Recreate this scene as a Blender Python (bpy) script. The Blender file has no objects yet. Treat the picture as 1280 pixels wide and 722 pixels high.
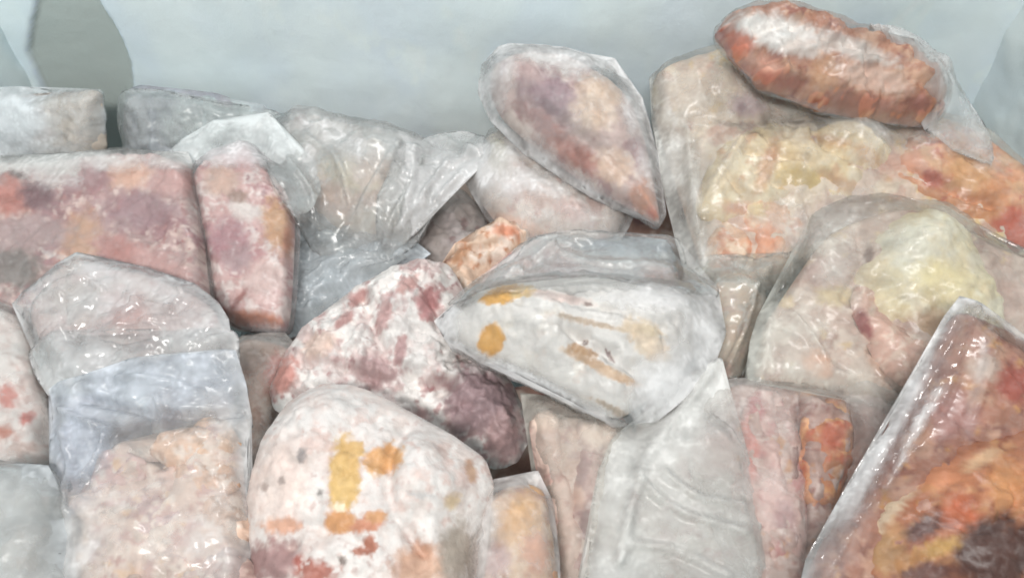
import bpy, math, random
import numpy as np
from mathutils import Matrix, Vector
from mathutils.geometry import delaunay_2d_cdt

# ------------------------------------------------------------------ camera, world, lamps, exposure
scene = bpy.context.scene
COL = scene.collection
PITCH = math.radians(52.0)          # below the horizon
CAM_H, FOC = 0.63, 1005.0           # camera height above the top layer; focal length in photo pixels (1280 wide)
cam_data = bpy.data.cameras.new('camera')
cam = bpy.data.objects.new('camera', cam_data)
COL.objects.link(cam)
cam.location = (0, 0, CAM_H)
cam.rotation_euler = (math.pi / 2 - PITCH, 0, 0)
cam_data.sensor_fit = 'HORIZONTAL'
cam_data.sensor_width = 36.0
cam_data.lens = 36.0 * FOC / 1280.0
cam_data.clip_start, cam_data.clip_end = 0.01, 50
scene.camera = cam

world = bpy.data.worlds.new('World')
scene.world = world
world.use_nodes = True
bg = world.node_tree.nodes['Background']
bg.inputs['Color'].default_value = (0.93, 0.975, 1.02, 1)
bg.inputs['Strength'].default_value = 0.50


def lamp(name, loc, target, sx, sy, power, color):
    d = bpy.data.lights.new(name, 'AREA')
    d.shape = 'RECTANGLE'
    d.size, d.size_y, d.energy, d.color = sx, sy, power, color
    o = bpy.data.objects.new(name, d)
    COL.objects.link(o)
    o.location = loc
    o.rotation_euler = (Vector(target) - Vector(loc)).to_track_quat('-Z', 'Y').to_euler()
    return o


lamp('ceiling_lamp', (-0.25, -0.65, 1.60), (0, 0.55, 0), 0.60, 0.16, 22.0, (1.0, 0.975, 0.94))
lamp('tube_lamp', (0.30, 0.95, 1.95), (0, 0.45, 0), 0.90, 0.06, 17.0, (1.0, 0.985, 0.96))

scene.view_settings.view_transform = 'Standard'
scene.view_settings.look = 'None'
scene.view_settings.gamma = 1.0
scene.view_settings.exposure = -0.02
scene.view_settings.use_curve_mapping = False
scene.render.engine = 'CYCLES'
scene.cycles.transparent_max_bounces = 20
scene.cycles.max_bounces = 5
scene.cycles.diffuse_bounces = 3
scene.cycles.glossy_bounces = 2
scene.cycles.caustics_reflective = False
scene.cycles.caustics_refractive = False
scene.cycles.filter_width = 1.8
scene.cycles.use_denoising = True
scene.cycles.use_adaptive_sampling = True
scene.cycles.adaptive_threshold = 0.03

# ------------------------------------------------------------------ small maths helpers
FWD = np.array([0.0, math.cos(PITCH), -math.sin(PITCH)])
UP = np.array([0.0, math.sin(PITCH), math.cos(PITCH)])
RIGHT = np.array([1.0, 0.0, 0.0])
EYE = np.array([0.0, 0.0, CAM_H])


def ray(px, py):
    return FWD + (px - 640.0) / FOC * RIGHT - (py - 361.0) / FOC * UP


def at_height(px, py, z):
    d = ray(px, py)
    return EYE + d * ((z - CAM_H) / d[2])


_rng = np.random.RandomState(7)
_perm = _rng.permutation(256)
_perm = np.concatenate([_perm, _perm, _perm])
_grad = _rng.normal(size=(256, 3))
_grad /= np.linalg.norm(_grad, axis=1)[:, None]


def perlin(x, y, z):
    x = np.asarray(x, float); y = np.asarray(y, float) + 0 * x; z = z + 0 * x
    xi, yi, zi = np.floor(x).astype(int), np.floor(y).astype(int), np.floor(z).astype(int)
    xf, yf, zf = x - xi, y - yi, z - zi
    xi &= 255; yi &= 255; zi &= 255
    u, v, w = (t * t * t * (t * (t * 6 - 15) + 10) for t in (xf, yf, zf))

    def g(dx, dy, dz):
        h = _perm[_perm[_perm[xi + dx] + yi + dy] + zi + dz]
        gr = _grad[h]
        return gr[..., 0] * (xf - dx) + gr[..., 1] * (yf - dy) + gr[..., 2] * (zf - dz)
    a = g(0, 0, 0) * (1 - u) + g(1, 0, 0) * u
    b = g(0, 1, 0) * (1 - u) + g(1, 1, 0) * u
    c = g(0, 0, 1) * (1 - u) + g(1, 0, 1) * u
    d = g(0, 1, 1) * (1 - u) + g(1, 1, 1) * u
    return 1.6 * ((a * (1 - v) + b * v) * (1 - w) + (c * (1 - v) + d * v) * w)


def fbm(x, y, seed, octaves=4, gain=0.55):
    s, a, t, f = 0, 1.0, 0, 1.0
    for k in range(octaves):
        s = s + a * perlin(x * f + 17.3 * k, y * f - 9.1 * k, seed * 1.37 + 0.5 + k * 3.1)
        t += a; a *= gain; f *= 2.03
    return s / t * 1.5


def smooth(t):
    t = np.clip(t, 0, 1)
    return t * t * (3 - 2 * t)


def lin(c):
    c = np.asarray(c, float) / 255.0
    return np.where(c <= 0.04045, c / 12.92, ((c + 0.055) / 1.055) ** 2.4)


def creases(u, v, seed, size):
    """crumpled sheet: folded facets that meet in sharp creases, in metres / size"""
    r = np.random.RandomState(seed + 99)
    wu = u + 0.55 * size * fbm(u / size * .6, v / size * .6, seed + 1, 2)
    wv = v + 0.55 * size * fbm(u / size * .6, v / size * .6, seed + 2, 2)
    h = 0 * u
    for k in range(5):
        a = r.uniform(0, math.pi)
        f = r.uniform(0.55, 1.5) / size
        t = (wu * math.cos(a) + wv * math.sin(a)) * f + r.uniform(0, 9)
        tri = np.abs((t % 1.0) - 0.5) * 2 - 0.5
        m = smooth(0.5 + 1.3 * fbm(u / size * .5, v / size * .5, seed + 10 + k, 2))
        h = h + tri * m / (0.7 + f * size)
    return h * 0.5


def spline(pts, n, closed=True, rounded=True):
    p = np.asarray(pts, float)
    if not rounded:
        q = np.vstack([p, p[:1]]) if closed else p
    else:
        out = []
        m = len(p)
        for i in range(m if closed else m - 1):
            if closed:
                p0, p1, p2, p3 = p[(i - 1) % m], p[i], p[(i + 1) % m], p[(i + 2) % m]
            else:
                p0, p1, p2, p3 = p[max(i - 1, 0)], p[i], p[i + 1], p[min(i + 2, m - 1)]
            for t in np.linspace(0, 1, 10, endpoint=False):
                out.append(0.5 * ((2 * p1) + (-p0 + p2) * t + (2 * p0 - 5 * p1 + 4 * p2 - p3) * t * t + (-p0 + 3 * p1 - 3 * p2 + p3) * t ** 3))
        out.append(out[0] if closed else p[-1])
        q = np.array(out)
    seg = np.linalg.norm(np.diff(q[:, :2], axis=0), axis=1)
    s = np.concatenate([[0], np.cumsum(seg)])
    k = max(8, int(s[-1] / n))
    t = np.linspace(0, s[-1], k, endpoint=not closed)
    return np.stack([np.interp(t, s, q[:, j]) for j in range(q.shape[1])], axis=1)


def seg_dist(P, A, B):
    """distance of each point P to the nearest of the segments A-B"""
    best = np.full(len(P), 1e9)
    for a, b in zip(A, B):
        d = b - a
        t = np.clip(((P - a) @ d) / max(d @ d, 1e-12), 0, 1)
        best = np.minimum(best, np.hypot(P[:, 0] - a[0] - t * d[0], P[:, 1] - a[1] - t * d[1]))
    return best


def inside(P, Q):
    x, y = P[:, 0], P[:, 1]
    res = np.zeros(len(P), bool)
    j = len(Q) - 1
    for i in range(len(Q)):
        xi, yi, xj, yj = Q[i, 0], Q[i, 1], Q[j, 0], Q[j, 1]
        if yi != yj:
            res ^= ((yi > y) != (yj > y)) & (x < (xj - xi) * (y - yi) / (yj - yi) + xi)
        j = i
    return res


def triangulate(Q, step):
    """boundary loop Q (n,2) -> points, faces, boundary count, distance to the boundary"""
    lo, hi = Q.min(0), Q.max(0)
    xs = np.arange(lo[0], hi[0], step)
    ys = np.arange(lo[1], hi[1], step * 0.866)
    X, Y = np.meshgrid(xs, ys)
    X[1::2] += step / 2
    P = np.stack([X.ravel(), Y.ravel()], 1)
    P = P + np.random.RandomState(3).uniform(-.12, .12, P.shape) * step
    P = P[inside(P, Q)]
    d = seg_dist(P, Q, np.roll(Q, -1, 0))
    keep = d > step * 0.55
    P, d = P[keep], d[keep]
    pts = np.vstack([Q, P])
    n = len(Q)
    vs = [Vector((float(a), float(b))) for a, b in pts]
    ed = [(i, (i + 1) % n) for i in range(n)]
    ov, oe, of, _, _, _ = delaunay_2d_cdt(vs, ed, [], 1, 1e-7, False)
    V = np.array([(p.x, p.y) for p in ov])
    F = np.array([f for f in of if len(f) == 3])
    a, b, c = V[F[:, 0]], V[F[:, 1]], V[F[:, 2]]
    flip = ((b - a)[:, 0] * (c - a)[:, 1] - (b - a)[:, 1] * (c - a)[:, 0]) < 0
    F[flip] = F[flip][:, ::-1]
    d = seg_dist(V, Q, np.roll(Q, -1, 0))
    d[d < 1e-6] = 0
    return V, F, d


def mesh_object(name, V, F, mat, parent, tint=None):
    me = bpy.data.meshes.new(name)
    me.vertices.add(len(V))
    me.vertices.foreach_set('co', np.asarray(V, np.float32).ravel())
    F = np.asarray(F, np.int32)
    k = F.shape[1]
    me.loops.add(F.size)
    me.loops.foreach_set('vertex_index', F.ravel())
    me.polygons.add(len(F))
    me.polygons.foreach_set('loop_start', np.arange(0, F.size, k, dtype=np.int32))
    me.polygons.foreach_set('use_smooth', np.ones(len(F), bool))
    me.update(calc_edges=True)
    me.validate()
    if tint is not None:
        at = me.attributes.new('tint', 'FLOAT_COLOR', 'POINT')
        at.data.foreach_set('color', np.asarray(tint, np.float32).ravel())
    me.materials.append(mat)
    o = bpy.data.objects.new(name, me)
    COL.objects.link(o)
    o.parent = parent
    return o


# ------------------------------------------------------------------ materials
class Nodes:
    def __init__(self, name):
        self.m = bpy.data.materials.new(name)
        self.m.use_nodes = True
        self.t = self.m.node_tree
        self.t.nodes.clear()
        self.out = self.t.nodes.new('ShaderNodeOutputMaterial')

    def n(self, kind, **kw):
        nd = self.t.nodes.new('ShaderNode' + kind)
        for k, v in kw.items():
            setattr(nd, k, v)
        return nd

    def l(self, a, b):
        self.t.links.new(a, b)

    def set(self, sock, v):
        if hasattr(v, 'is_output'):
            self.l(v, sock)
        else:
            sock.default_value = v

    def math(self, op, a, b=0.0, clamp=False):
        nd = self.n('Math', operation=op, use_clamp=clamp)
        self.set(nd.inputs[0], a); self.set(nd.inputs[1], b)
        return nd.outputs[0]

    def mix(self, f, a, b, blend='MIX'):
        nd = self.n('Mix', data_type='RGBA', blend_type=blend)
        self.set(nd.inputs[0], f)
        self.set(nd.inputs[6], a if hasattr(a, 'is_output') else (*a, 1))
        self.set(nd.inputs[7], b if hasattr(b, 'is_output') else (*b, 1))
        return nd.outputs[2]

    def step(self, v, lo, hi, a=0.0, b=1.0):
        nd = self.n('MapRange', interpolation_type='SMOOTHSTEP')
        self.set(nd.inputs[0], v)
        for i, q in enumerate((lo, hi, a, b)):
            nd.inputs[1 + i].default_value = q
        return nd.outputs[0]

    def coords(self):
        tc = self.n('TexCoord')
        oi = self.n('ObjectInfo')
        ad = self.n('VectorMath', operation='ADD')
        mu = self.n('VectorMath', operation='SCALE')
        self.l(oi.outputs['Location'], mu.inputs[0]); mu.inputs['Scale'].default_value = 3.7
        self.l(tc.outputs['Object'], ad.inputs[0]); self.l(mu.outputs[0], ad.inputs[1])
        return ad.outputs[0]

    def noise(self, vec, scale, detail=4, rough=.55, kind='FBM', dist=0.0):
        nd = self.n('TexNoise', noise_type=kind)
        self.l(vec, nd.inputs['Vector'])
        nd.inputs['Scale'].default_value = scale
        nd.inputs['Detail'].default_value = detail
        nd.inputs['Roughness'].default_value = rough
        nd.inputs['Distortion'].default_value = dist
        return nd.outputs[0]

    def bump(self, h, strength, dist, nrm=None):
        nd = self.n('Bump')
        nd.inputs['Strength'].default_value = strength
        nd.inputs['Distance'].default_value = dist
        self.l(h, nd.inputs['Height'])
        if nrm is not None:
            self.l(nrm, nd.inputs['Normal'])
        return nd.outputs[0]


def meat_material():
    k = Nodes('frosted_meat')
    at = k.n('Attribute', attribute_name='tint')
    co = k.coords()
    fine = k.noise(co, 110, 3, .65)
    mid = k.noise(co, 38, 2, .6)
    col = k.mix(k.step(mid, .3, .7, 0, .55), at.outputs['Color'],
                k.mix(1.0, at.outputs['Color'], (.80, .72, .70), 'MULTIPLY'))
    col = k.mix(k.step(fine, .5, .75, 0, .30), col, k.mix(1.0, col, (1.25, 1.22, 1.18), 'MULTIPLY'))
    # rime: a film of white crystals, denser where the attribute says so
    rime = k.math('ADD', at.outputs['Alpha'], k.math('MULTIPLY', k.math('SUBTRACT', k.math('ADD', k.math('MULTIPLY', mid, .55), k.math('MULTIPLY', fine, .45)), .5), 1.5))
    rmask = k.step(rime, .28, .72, 0, .92)
    col = k.mix(rmask, col, (.67, .652, .632))
    pr = k.n('BsdfPrincipled')
    k.l(col, pr.inputs['Base Color'])
    k.l(k.step(rime, .2, .8, .45, .7), pr.inputs['Roughness'])
    pr.inputs['Specular IOR Level'].default_value = .28
    k.l(k.bump(k.math('ADD', k.math('MULTIPLY', mid, .0022), k.math('MULTIPLY', fine, .0010)), 1.0, 1.0), pr.inputs['Normal'])
    k.l(pr.outputs[0], k.out.inputs[0])
    return k.m


def film_material():
    k = Nodes('frosty_plastic_film')
    at = k.n('Attribute', attribute_name='tint')
    co = k.coords()
    cloud = k.noise(co, 22, 3, .6)
    streak = k.noise(co, 55, 2, .6, 'RIDGED_MULTIFRACTAL')
    fine = k.noise(co, 160, 1, .6)
    hz = k.math('MULTIPLY', at.outputs['Alpha'], k.step(cloud, .25, .75, .45, 1.55))
    hz = k.math('MULTIPLY', hz, k.step(fine, .55, .8, .96, 1.12))
    hz = k.math('MINIMUM', k.math('MAXIMUM', hz, .01), .93)
    hh = k.math('ADD', k.math('MULTIPLY', cloud, .0030), k.math('MULTIPLY', streak, .0008))
    nb = k.bump(k.math('ADD', hh, k.math('MULTIPLY', fine, .00025)), 1.0, 1.0)
    hz = k.math('MINIMUM', k.math('MULTIPLY', hz, k.step(streak, .8, 1.5, .97, 1.12)), .92)
    tr = k.n('BsdfTransparent'); tr.inputs[0].default_value = (.97, .975, .97, 1)
    df = k.n('BsdfDiffuse'); k.l(at.outputs['Color'], df.inputs[0]); k.l(nb, df.inputs['Normal'])
    tl = k.n('BsdfTranslucent'); k.l(at.outputs['Color'], tl.inputs[0])
    m0 = k.n('MixShader'); m0.inputs[0].default_value = .14
    k.l(df.outputs[0], m0.inputs[1]); k.l(tl.outputs[0], m0.inputs[2])
    m1 = k.n('MixShader'); k.l(hz, m1.inputs[0]); k.l(tr.outputs[0], m1.inputs[1]); k.l(m0.outputs[0], m1.inputs[2])
    ga = k.n('Attribute', attribute_name='gloss').outputs['Fac']
    gl = k.n('BsdfGlossy'); k.l(k.step(ga, .3, 1.7, .24, .11), gl.inputs['Roughness']); k.l(nb, gl.inputs['Normal'])
    fr = k.n('Fresnel'); fr.inputs['IOR'].default_value = 1.45; k.l(nb, fr.inputs['Normal'])
    m2 = k.n('MixShader'); k.l(k.math('MINIMUM', k.math('MULTIPLY', fr.outputs[0], ga), .42), m2.inputs[0])
    k.l(m1.outputs[0], m2.inputs[1]); k.l(gl.outputs[0], m2.inputs[2])
    k.l(m2.outputs[0], k.out.inputs[0])
    return k.m


def frost_material():
    k = Nodes('wall_frost')
    at = k.n('Attribute', attribute_name='tint')
    co = k.coords()
    big = k.noise(co, 6, 4, .55)
    mid = k.noise(co, 30, 5, .6)
    fine = k.noise(co, 220, 4, .7)
    col = k.mix(k.step(big, .35, .7, 0, .5), at.outputs['Color'], k.mix(1.0, at.outputs['Color'], (.90, .94, .95), 'MULTIPLY'))
    col = k.mix(k.step(mid, .5, .75, 0, .35), col, k.mix(1.0, col, (1.10, 1.08, 1.07), 'MULTIPLY'))
    pr = k.n('BsdfPrincipled')
    k.l(col, pr.inputs['Base Color'])
    pr.inputs['Roughness'].default_value = .55
    pr.inputs['Specular IOR Level'].default_value = .35
    b = k.bump(mid, .07, .005)
    k.l(k.bump(fine, .22, .0015, b), pr.inputs['Normal'])
    k.l(pr.outputs[0], k.out.inputs[0])
    return k.m


MEAT, FILM, FROST = meat_material(), film_material(), frost_material()

# ------------------------------------------------------------------ the builder of one package
ALB = 1.0 / 0.80


def blob_mask(px, py, x, y, rx, ry, ang, soft, wob, seed):
    c, s = math.cos(math.radians(ang)), math.sin(math.radians(ang))
    dx, dy = px - x, py - y
    a, b = (dx * c + dy * s) / rx, (-dx * s + dy * c) / ry
    r = np.hypot(a, b)
    sc = max(7.0, 0.5 * min(rx, ry))
    r = r + 1.35 * wob * fbm(px / sc, py / sc, seed, 4, .65)
    return 1 - smooth((r - (1 - soft)) / max(soft * 2, 1e-3))


class Package:
    """one frozen package: an Empty with its own plane (anchor pixel seen at height z, tilted), parent of its parts"""
    count = 0

    def __init__(self, name, label, cat, px, py, z, tx=0, ty=0, group=None):
        Package.count += 1
        self.seed = Package.count * 13
        self.P0 = at_height(px, py, z)
        tx, ty = math.radians(tx), math.radians(ty)
        n = np.array([math.sin(ty), -math.sin(tx), 1.0]); n[2] = math.sqrt(max(.05, 1 - n[0] ** 2 - n[1] ** 2))
        n /= np.linalg.norm(n)
        u = RIGHT - n * n[0]; u /= np.linalg.norm(u)
        self.n, self.u, self.v = n, u, np.cross(n, u)
        self.scale = ((self.P0 - EYE) @ FWD) / FOC          # metres per photo pixel
        o = bpy.data.objects.new(name, None)
        o.empty_display_size = .02
        COL.objects.link(o)
        o.matrix_world = Matrix([[u[i], self.v[i], n[i], self.P0[i]] for i in range(3)] + [[0, 0, 0, 1]])
        o['label'], o['category'] = label, cat
        if group:
            o['group'] = group
        self.o = o
        self.tops = []
        self.desat = .08

    def local(self, px, py, h=0.0):
        d = ray(px, py)
        Q = self.P0 + self.n * h
        w = EYE + d * (((Q - EYE) @ self.n) / (d @ self.n)) - self.P0
        return w @ self.u, w @ self.v

    def world(self, L):
        return self.P0 + L[:, :1] * self.u + L[:, 1:2] * self.v + L[:, 2:3] * self.n

    def pix(self, L):
        W = self.world(L) - EYE
        d = W @ FWD
        return 640 + FOC * (W @ RIGHT) / d, 361 - FOC * (W @ UP) / d

    def loop(self, pts, step, rounded, ragged, seed):
        q = [(*self.local(p[0], p[1], p[2] if len(p) > 2 else 0.0), p[2] if len(p) > 2 else 0.0) for p in pts]
        Q = spline(q, step, True, rounded)
        if ragged:
            c = Q[:, :2].mean(0)
            d = Q[:, :2] - c
            r = np.linalg.norm(d, axis=1, keepdims=True)
            k = ragged * fbm(Q[:, 0] / .018, Q[:, 1] / .018, seed, 3)
            Q[:, :2] += d / np.maximum(r, 1e-6) * k[:, None]
        return Q

    def shape(self, L, bumps, lines):
        px, py = self.pix(L)
        h = np.zeros(len(L))
        for x, y, rx, ry, ang, a in bumps:
            c, s = math.cos(math.radians(ang)), math.sin(math.radians(ang))
            dx, dy = px - x, py - y
            h += a * np.exp(-((dx * c + dy * s) / rx) ** 2 - ((-dx * s + dy * c) / ry) ** 2)
        P = np.stack([px, py], 1)
        for pts, w, a in lines:
            q = spline(pts, 6, False, True)
            wob = 1 + .5 * fbm(px / 25, py / 25, self.seed + len(pts), 2)
            h += a * wob * np.exp(-(seg_dist(P, q[:-1], q[1:]) / w) ** 2)
        return h

    def colours(self, L, base, palette, paint, frost, rime):
        px, py = self.pix(L)
        n = len(L)
        C = np.tile(lin(base) * ALB, (n, 1))
        A = np.full(n, float(frost))
        for i, (col, thr, sc) in enumerate(palette):
            m = smooth((fbm(px / sc, py / sc, self.seed + 31 * i + 5, 4) - thr) / .13)[:, None]
            C = C * (1 - m) + lin(col) * ALB * m
        for i, p in enumerate(rime):
            x, y, rx, ry, ang, a = p[:6]
            soft = p[6] if len(p) > 6 else .5
            m = blob_mask(px, py, x, y, rx, ry, ang, soft, .4, self.seed + 11 * i + 3)
            A = A * (1 - m) + a * m
        for i, p in enumerate(paint):
            x, y, rx, ry, ang, col = p[:6]
            soft = p[6] if len(p) > 6 else .3
            wob = p[7] if len(p) > 7 else .35
            m = blob_mask(px, py, x, y, rx, ry, ang, soft * .8, wob, self.seed + 7 * i)
            C = C * (1 - m[:, None]) + lin(col) * ALB * m[:, None]
            A = A * (1 - .85 * m)
        g = (C @ np.array([.3, .5, .2]))[:, None]
        C = C + (g * np.array([1.01, 1.0, .97]) - C) * self.desat
        C = C * (.87 + .13 * fbm(px / 9, py / 9, self.seed + 71, 3) + .08 * fbm(px / 26, py / 26, self.seed + 72, 2))[:, None]
        return np.concatenate([np.clip(C, 0, .9), A[:, None]], 1)

    def lump(self, name, pts, T, R=None, Tb=None, base=(200, 180, 170), palette=(), paint=(), frost=.2, rime=(), bumps=(), lines=(),
             rough=(.004, .03), fine=.0012, step=.0026, rounded=True, ragged=.002, lift=0.0, mat=None, label=None, parent=None, facet=(.0075, .034)):
        """one solid piece: the outline swells up by T and down by Tb with edges rounded over R"""
        s = self.seed + len(self.tops) * 5
        self.outline = pts
        Q = self.loop(pts, step, rounded, ragged, s)
        V, F, d = triangulate(Q[:, :2], step)
        R = R or max(d.max() * .95, 1e-3)
        Tb = T if Tb is None else Tb
        k = np.clip(1 - (1 - np.minimum(d / R, 1)) ** 2, 0, 1) ** .62
        T, fine = T * .68, fine * 1.5
        flat = np.column_stack([V, np.full(len(V), lift)])
        fade = smooth(d / (.35 * R))
        h = T * k + fade * self.shape(flat, bumps, lines)
        h += fade * (rough[0] * fbm(V[:, 0] / rough[1], V[:, 1] / rough[1], s + 1, 4) + fine * fbm(V[:, 0] / .007, V[:, 1] / .007, s + 2, 3)
                     + .35 * rough[0] - rough[0] * 1.1 * np.abs(fbm(V[:, 0] / .022, V[:, 1] / .022, s + 4, 3)))
        h += fade * facet[0] * (1.3 * creases(V[:, 0], V[:, 1], s + 20, facet[1] * 2.2) + creases(V[:, 0], V[:, 1], s + 21, facet[1]) + .5 * creases(V[:, 0], V[:, 1], s + 22, facet[1] * .4))
        hb = -Tb * k + fade * rough[0] * fbm(V[:, 0] / rough[1], V[:, 1] / rough[1], s + 9, 3)
        hb = np.minimum(hb, h - .0005 * fade)
        n = len(V)
        rim = d <= 0
        idx = np.arange(n)
        low = np.where(rim, idx, -1)
        inner = np.where(~rim)[0]
        low[inner] = n + np.arange(len(inner))
        top = np.column_stack([V, h + lift])
        bot = np.column_stack([V, hb + lift])[inner]
        L = np.vstack([top, bot])
        FF = np.vstack([F, low[F[~rim[F].all(1)]][:, ::-1]])
        tint = self.colours(L, base, palette, paint, frost, rime)
        o = mesh_object(name, L, FF, mat or MEAT, parent or self.o, tint)
        if label:
            o['label'] = label
        self.tops.append(top)
        self.low = min(getattr(self, 'low', 0), -Tb + lift)
        return o

    def grown(self, pts, px):
        q = np.array([p[:2] for p in pts], float)
        c = q.mean(0)
        d = q - c
        return [tuple(v) for v in c + d * (1 + px / np.linalg.norm(d, axis=1))[:, None]]

    def film(self, pts, haze=.3, col=(205, 208, 212), paint=(), tints=(), over=(), gap=.0018, sag=.00002, crinkle=.0015, size=.03, lines=(), bumps=(),
             step=.0027, rounded=False, ragged=.003, hem=.2, back=.004, name='plastic_film', iters=160, base=0.0, label=None, gloss=.3, keep=False, shine=()):
        """the bag: a taut sheet drawn over the pieces inside (and over neighbours), closed by a lower sheet"""
        s = self.seed + 3
        Q = self.loop(pts, step, rounded, ragged, s)
        V, F, d = triangulate(Q[:, :2], step)
        n = len(V)
        rim = d <= 0
        edge = np.zeros(n)
        for i in np.where(rim)[0]:
            j = np.argmin((Q[:, 0] - V[i, 0]) ** 2 + (Q[:, 1] - V[i, 1]) ** 2)
            edge[i] = Q[j, 2]
        edge = edge + np.where(rim, .004 * fbm(V[:, 0] / .03, V[:, 1] / .03, s + 40, 2), 0)
        # obstacle from the pieces below, gridded in this plane
        obs = np.full(n, -1.0)
        g = .004
        lo = V.min(0) - .02
        sh = ((V.max(0) + .02 - lo) / g).astype(int) + 1
        grid = np.full(sh, -1.0)
        src = [t for t in self.tops]
        for other in over:
            for t in other.tops:
                W = other.world(t) - self.P0
                src.append(np.column_stack([W @ self.u, W @ self.v, W @ self.n]))
        for t in src:
            ij = ((t[:, :2] - lo) / g).astype(int)
            ok = (ij >= 0).all(1) & (ij < sh).all(1)
            np.maximum.at(grid, (ij[ok, 0], ij[ok, 1]), t[ok, 2])
        ij = ((V - lo) / g).astype(int)
        dil = grid.copy()
        for a in (-1, 0, 1):
            for c in (-1, 0, 1):
                dil[1:-1, 1:-1] = np.maximum(dil[1:-1, 1:-1], grid[1 + a:sh[0] - 1 + a, 1 + c:sh[1] - 1 + c])
        grid = dil
        if over:
            edge = np.where(rim, np.maximum(edge, grid[ij[:, 0], ij[:, 1]] + .001), edge)
        obs = np.minimum(grid[ij[:, 0], ij[:, 1]] + gap, (1.0 if over else edge_near(V, Q) + d * 2.2))
        E = np.unique(np.sort(np.vstack([F[:, [0, 1]], F[:, [1, 2]], F[:, [2, 0]]]), axis=1), axis=0)
        deg = np.maximum(np.bincount(E.ravel(), minlength=n), 1)
        fl = np.where(rim, edge, np.maximum(obs, base))
        for it in range(iters):
            a = (np.bincount(E[:, 0], fl[E[:, 1]], n) + np.bincount(E[:, 1], fl[E[:, 0]], n)) / deg - sag
            fl = np.where(rim, edge, np.maximum(a, obs))
        for it in range(2):
            a = (np.bincount(E[:, 0], fl[E[:, 1]], n) + np.bincount(E[:, 1], fl[E[:, 0]], n)) / deg
            fl = np.where(rim, edge, a)
        fade = smooth(d / .012)
        flat = np.column_stack([V, fl])
        cr = creases(V[:, 0], V[:, 1], s, size) + .38 * creases(V[:, 0], V[:, 1], s + 50, size * .38)
        lap = np.abs((np.bincount(E[:, 0], cr[E[:, 1]], n) + np.bincount(E[:, 1], cr[E[:, 0]], n)) / deg - cr)
        lap = np.clip(lap / max(np.percentile(lap, 97), 1e-9), 0, 1) ** 1.5
        crinkle = crinkle * 1.5
        fl = fl + crinkle * (.25 + .75 * fade) * (cr + .5) + fade * self.shape(flat, bumps, lines)
        fl = np.where(rim, fl, np.maximum(fl, obs - gap * .5))
        lowh = np.minimum(fl - .001, edge_lower(V, Q, d, getattr(self, 'low', 0.0) - back))
        if back <= .0011:
            lowh = fl - .002 * smooth(d / .006)
        lowh = np.where(rim, fl, lowh)
        low = np.arange(n)
        inner = np.where(~rim)[0]
        low[inner] = n + np.arange(len(inner))
        L = np.vstack([np.column_stack([V, fl]), np.column_stack([V, lowh])[inner]])
        FF = np.vstack([F, low[F[~rim[F].all(1)]][:, ::-1]])
        px, py = self.pix(L)
        A = np.full(len(L), float(haze))
        for i, p in enumerate(paint):
            x, y, rx, ry, ang, a = p[:6]
            m = blob_mask(px, py, x, y, rx, ry, ang, p[6] if len(p) > 6 else .5, .3, s + i)
            A = A * (1 - m) + a * m
        A[:n] += (.05 + .35 * A[:n]) * lap + hem * (1 - smooth(d / .005))      # plastic whitens along its creases and at its sealed edge
        C = np.tile(np.minimum(lin(col) * ALB * 1.12, .9), (len(L), 1))
        for i, p in enumerate(tints):
            x, y, rx, ry, ang, c = p[:6]
            m = blob_mask(px, py, x, y, rx, ry, ang, .5, .3, s + i)[:, None]
            C = C * (1 - m) + lin(c) * ALB * m
        o = mesh_object(name, L, FF, FILM, self.o, np.concatenate([np.clip(C, 0, .9), A[:, None]], 1))
        gl = np.full(len(L), float(gloss))
        for i, p in enumerate(shine):
            m = blob_mask(px, py, *p[:5], .5, .3, s + i)
            gl = gl * (1 - m) + p[5] * m
        at = o.data.attributes.new('gloss', 'FLOAT', 'POINT')
        at.data.foreach_set('value', np.asarray(gl, np.float32))
        if label:
            o['label'] = label
        if not self.tops or keep:
            self.tops.append(L[:n])
        return o


def edge_near(V, Q):
    if np.ptp(Q[:, 2]) < 1e-6:
        return np.full(len(V), Q[0, 2])
    q = Q[::4]
    return q[np.argmin((V[:, None, 0] - q[None, :, 0]) ** 2 + (V[:, None, 1] - q[None, :, 1]) ** 2, axis=1), 2]


def edge_lower(V, Q, d, depth):
    k = np.sqrt(np.clip(1 - (1 - np.minimum(d / .03, 1)) ** 2, 0, 1))
    h = np.zeros(len(V))
    return h + depth * k


# ------------------------------------------------------------------ the freezer: frosted liner walls and floor
def struct(o):
    o['kind'] = 'structure'
    return o


YB, XL, XR, ZT, ZF = 0.755, -0.56, 0.535, 0.36, -0.34


def grid_wall(name, A, U, W, nu, nw, N, tintf, amp):
    a, b = np.meshgrid(np.linspace(0, 1, nu), np.linspace(0, 1, nw), indexing='ij')
    a, b = a.ravel(), b.ravel()
    P = A + a[:, None] * U + b[:, None] * W
    su, sw = a * np.linalg.norm(U), b * np.linalg.norm(W)
    r = .7 * amp * fbm(su / .2, sw / .2, 3 + len(name), 3) + .0007 * fbm(su / .03, sw / .03, 8, 4)
    off, tint = tintf(P, su, sw)
    P = P + (r + off)[:, None] * N
    i = np.arange(nu * nw).reshape(nu, nw)
    F = np.stack([i[:-1, :-1], i[1:, :-1], i[1:, 1:], i[:-1, 1:]], -1).reshape(-1, 4)
    return struct(mesh_object(name, P, F, FROST, None, tint))


def project(P):
    W = P - EYE
    d = np.maximum(W @ FWD, .05)
    return 640 + FOC * (W @ RIGHT) / d, 361 - FOC * (W @ UP) / d


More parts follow.
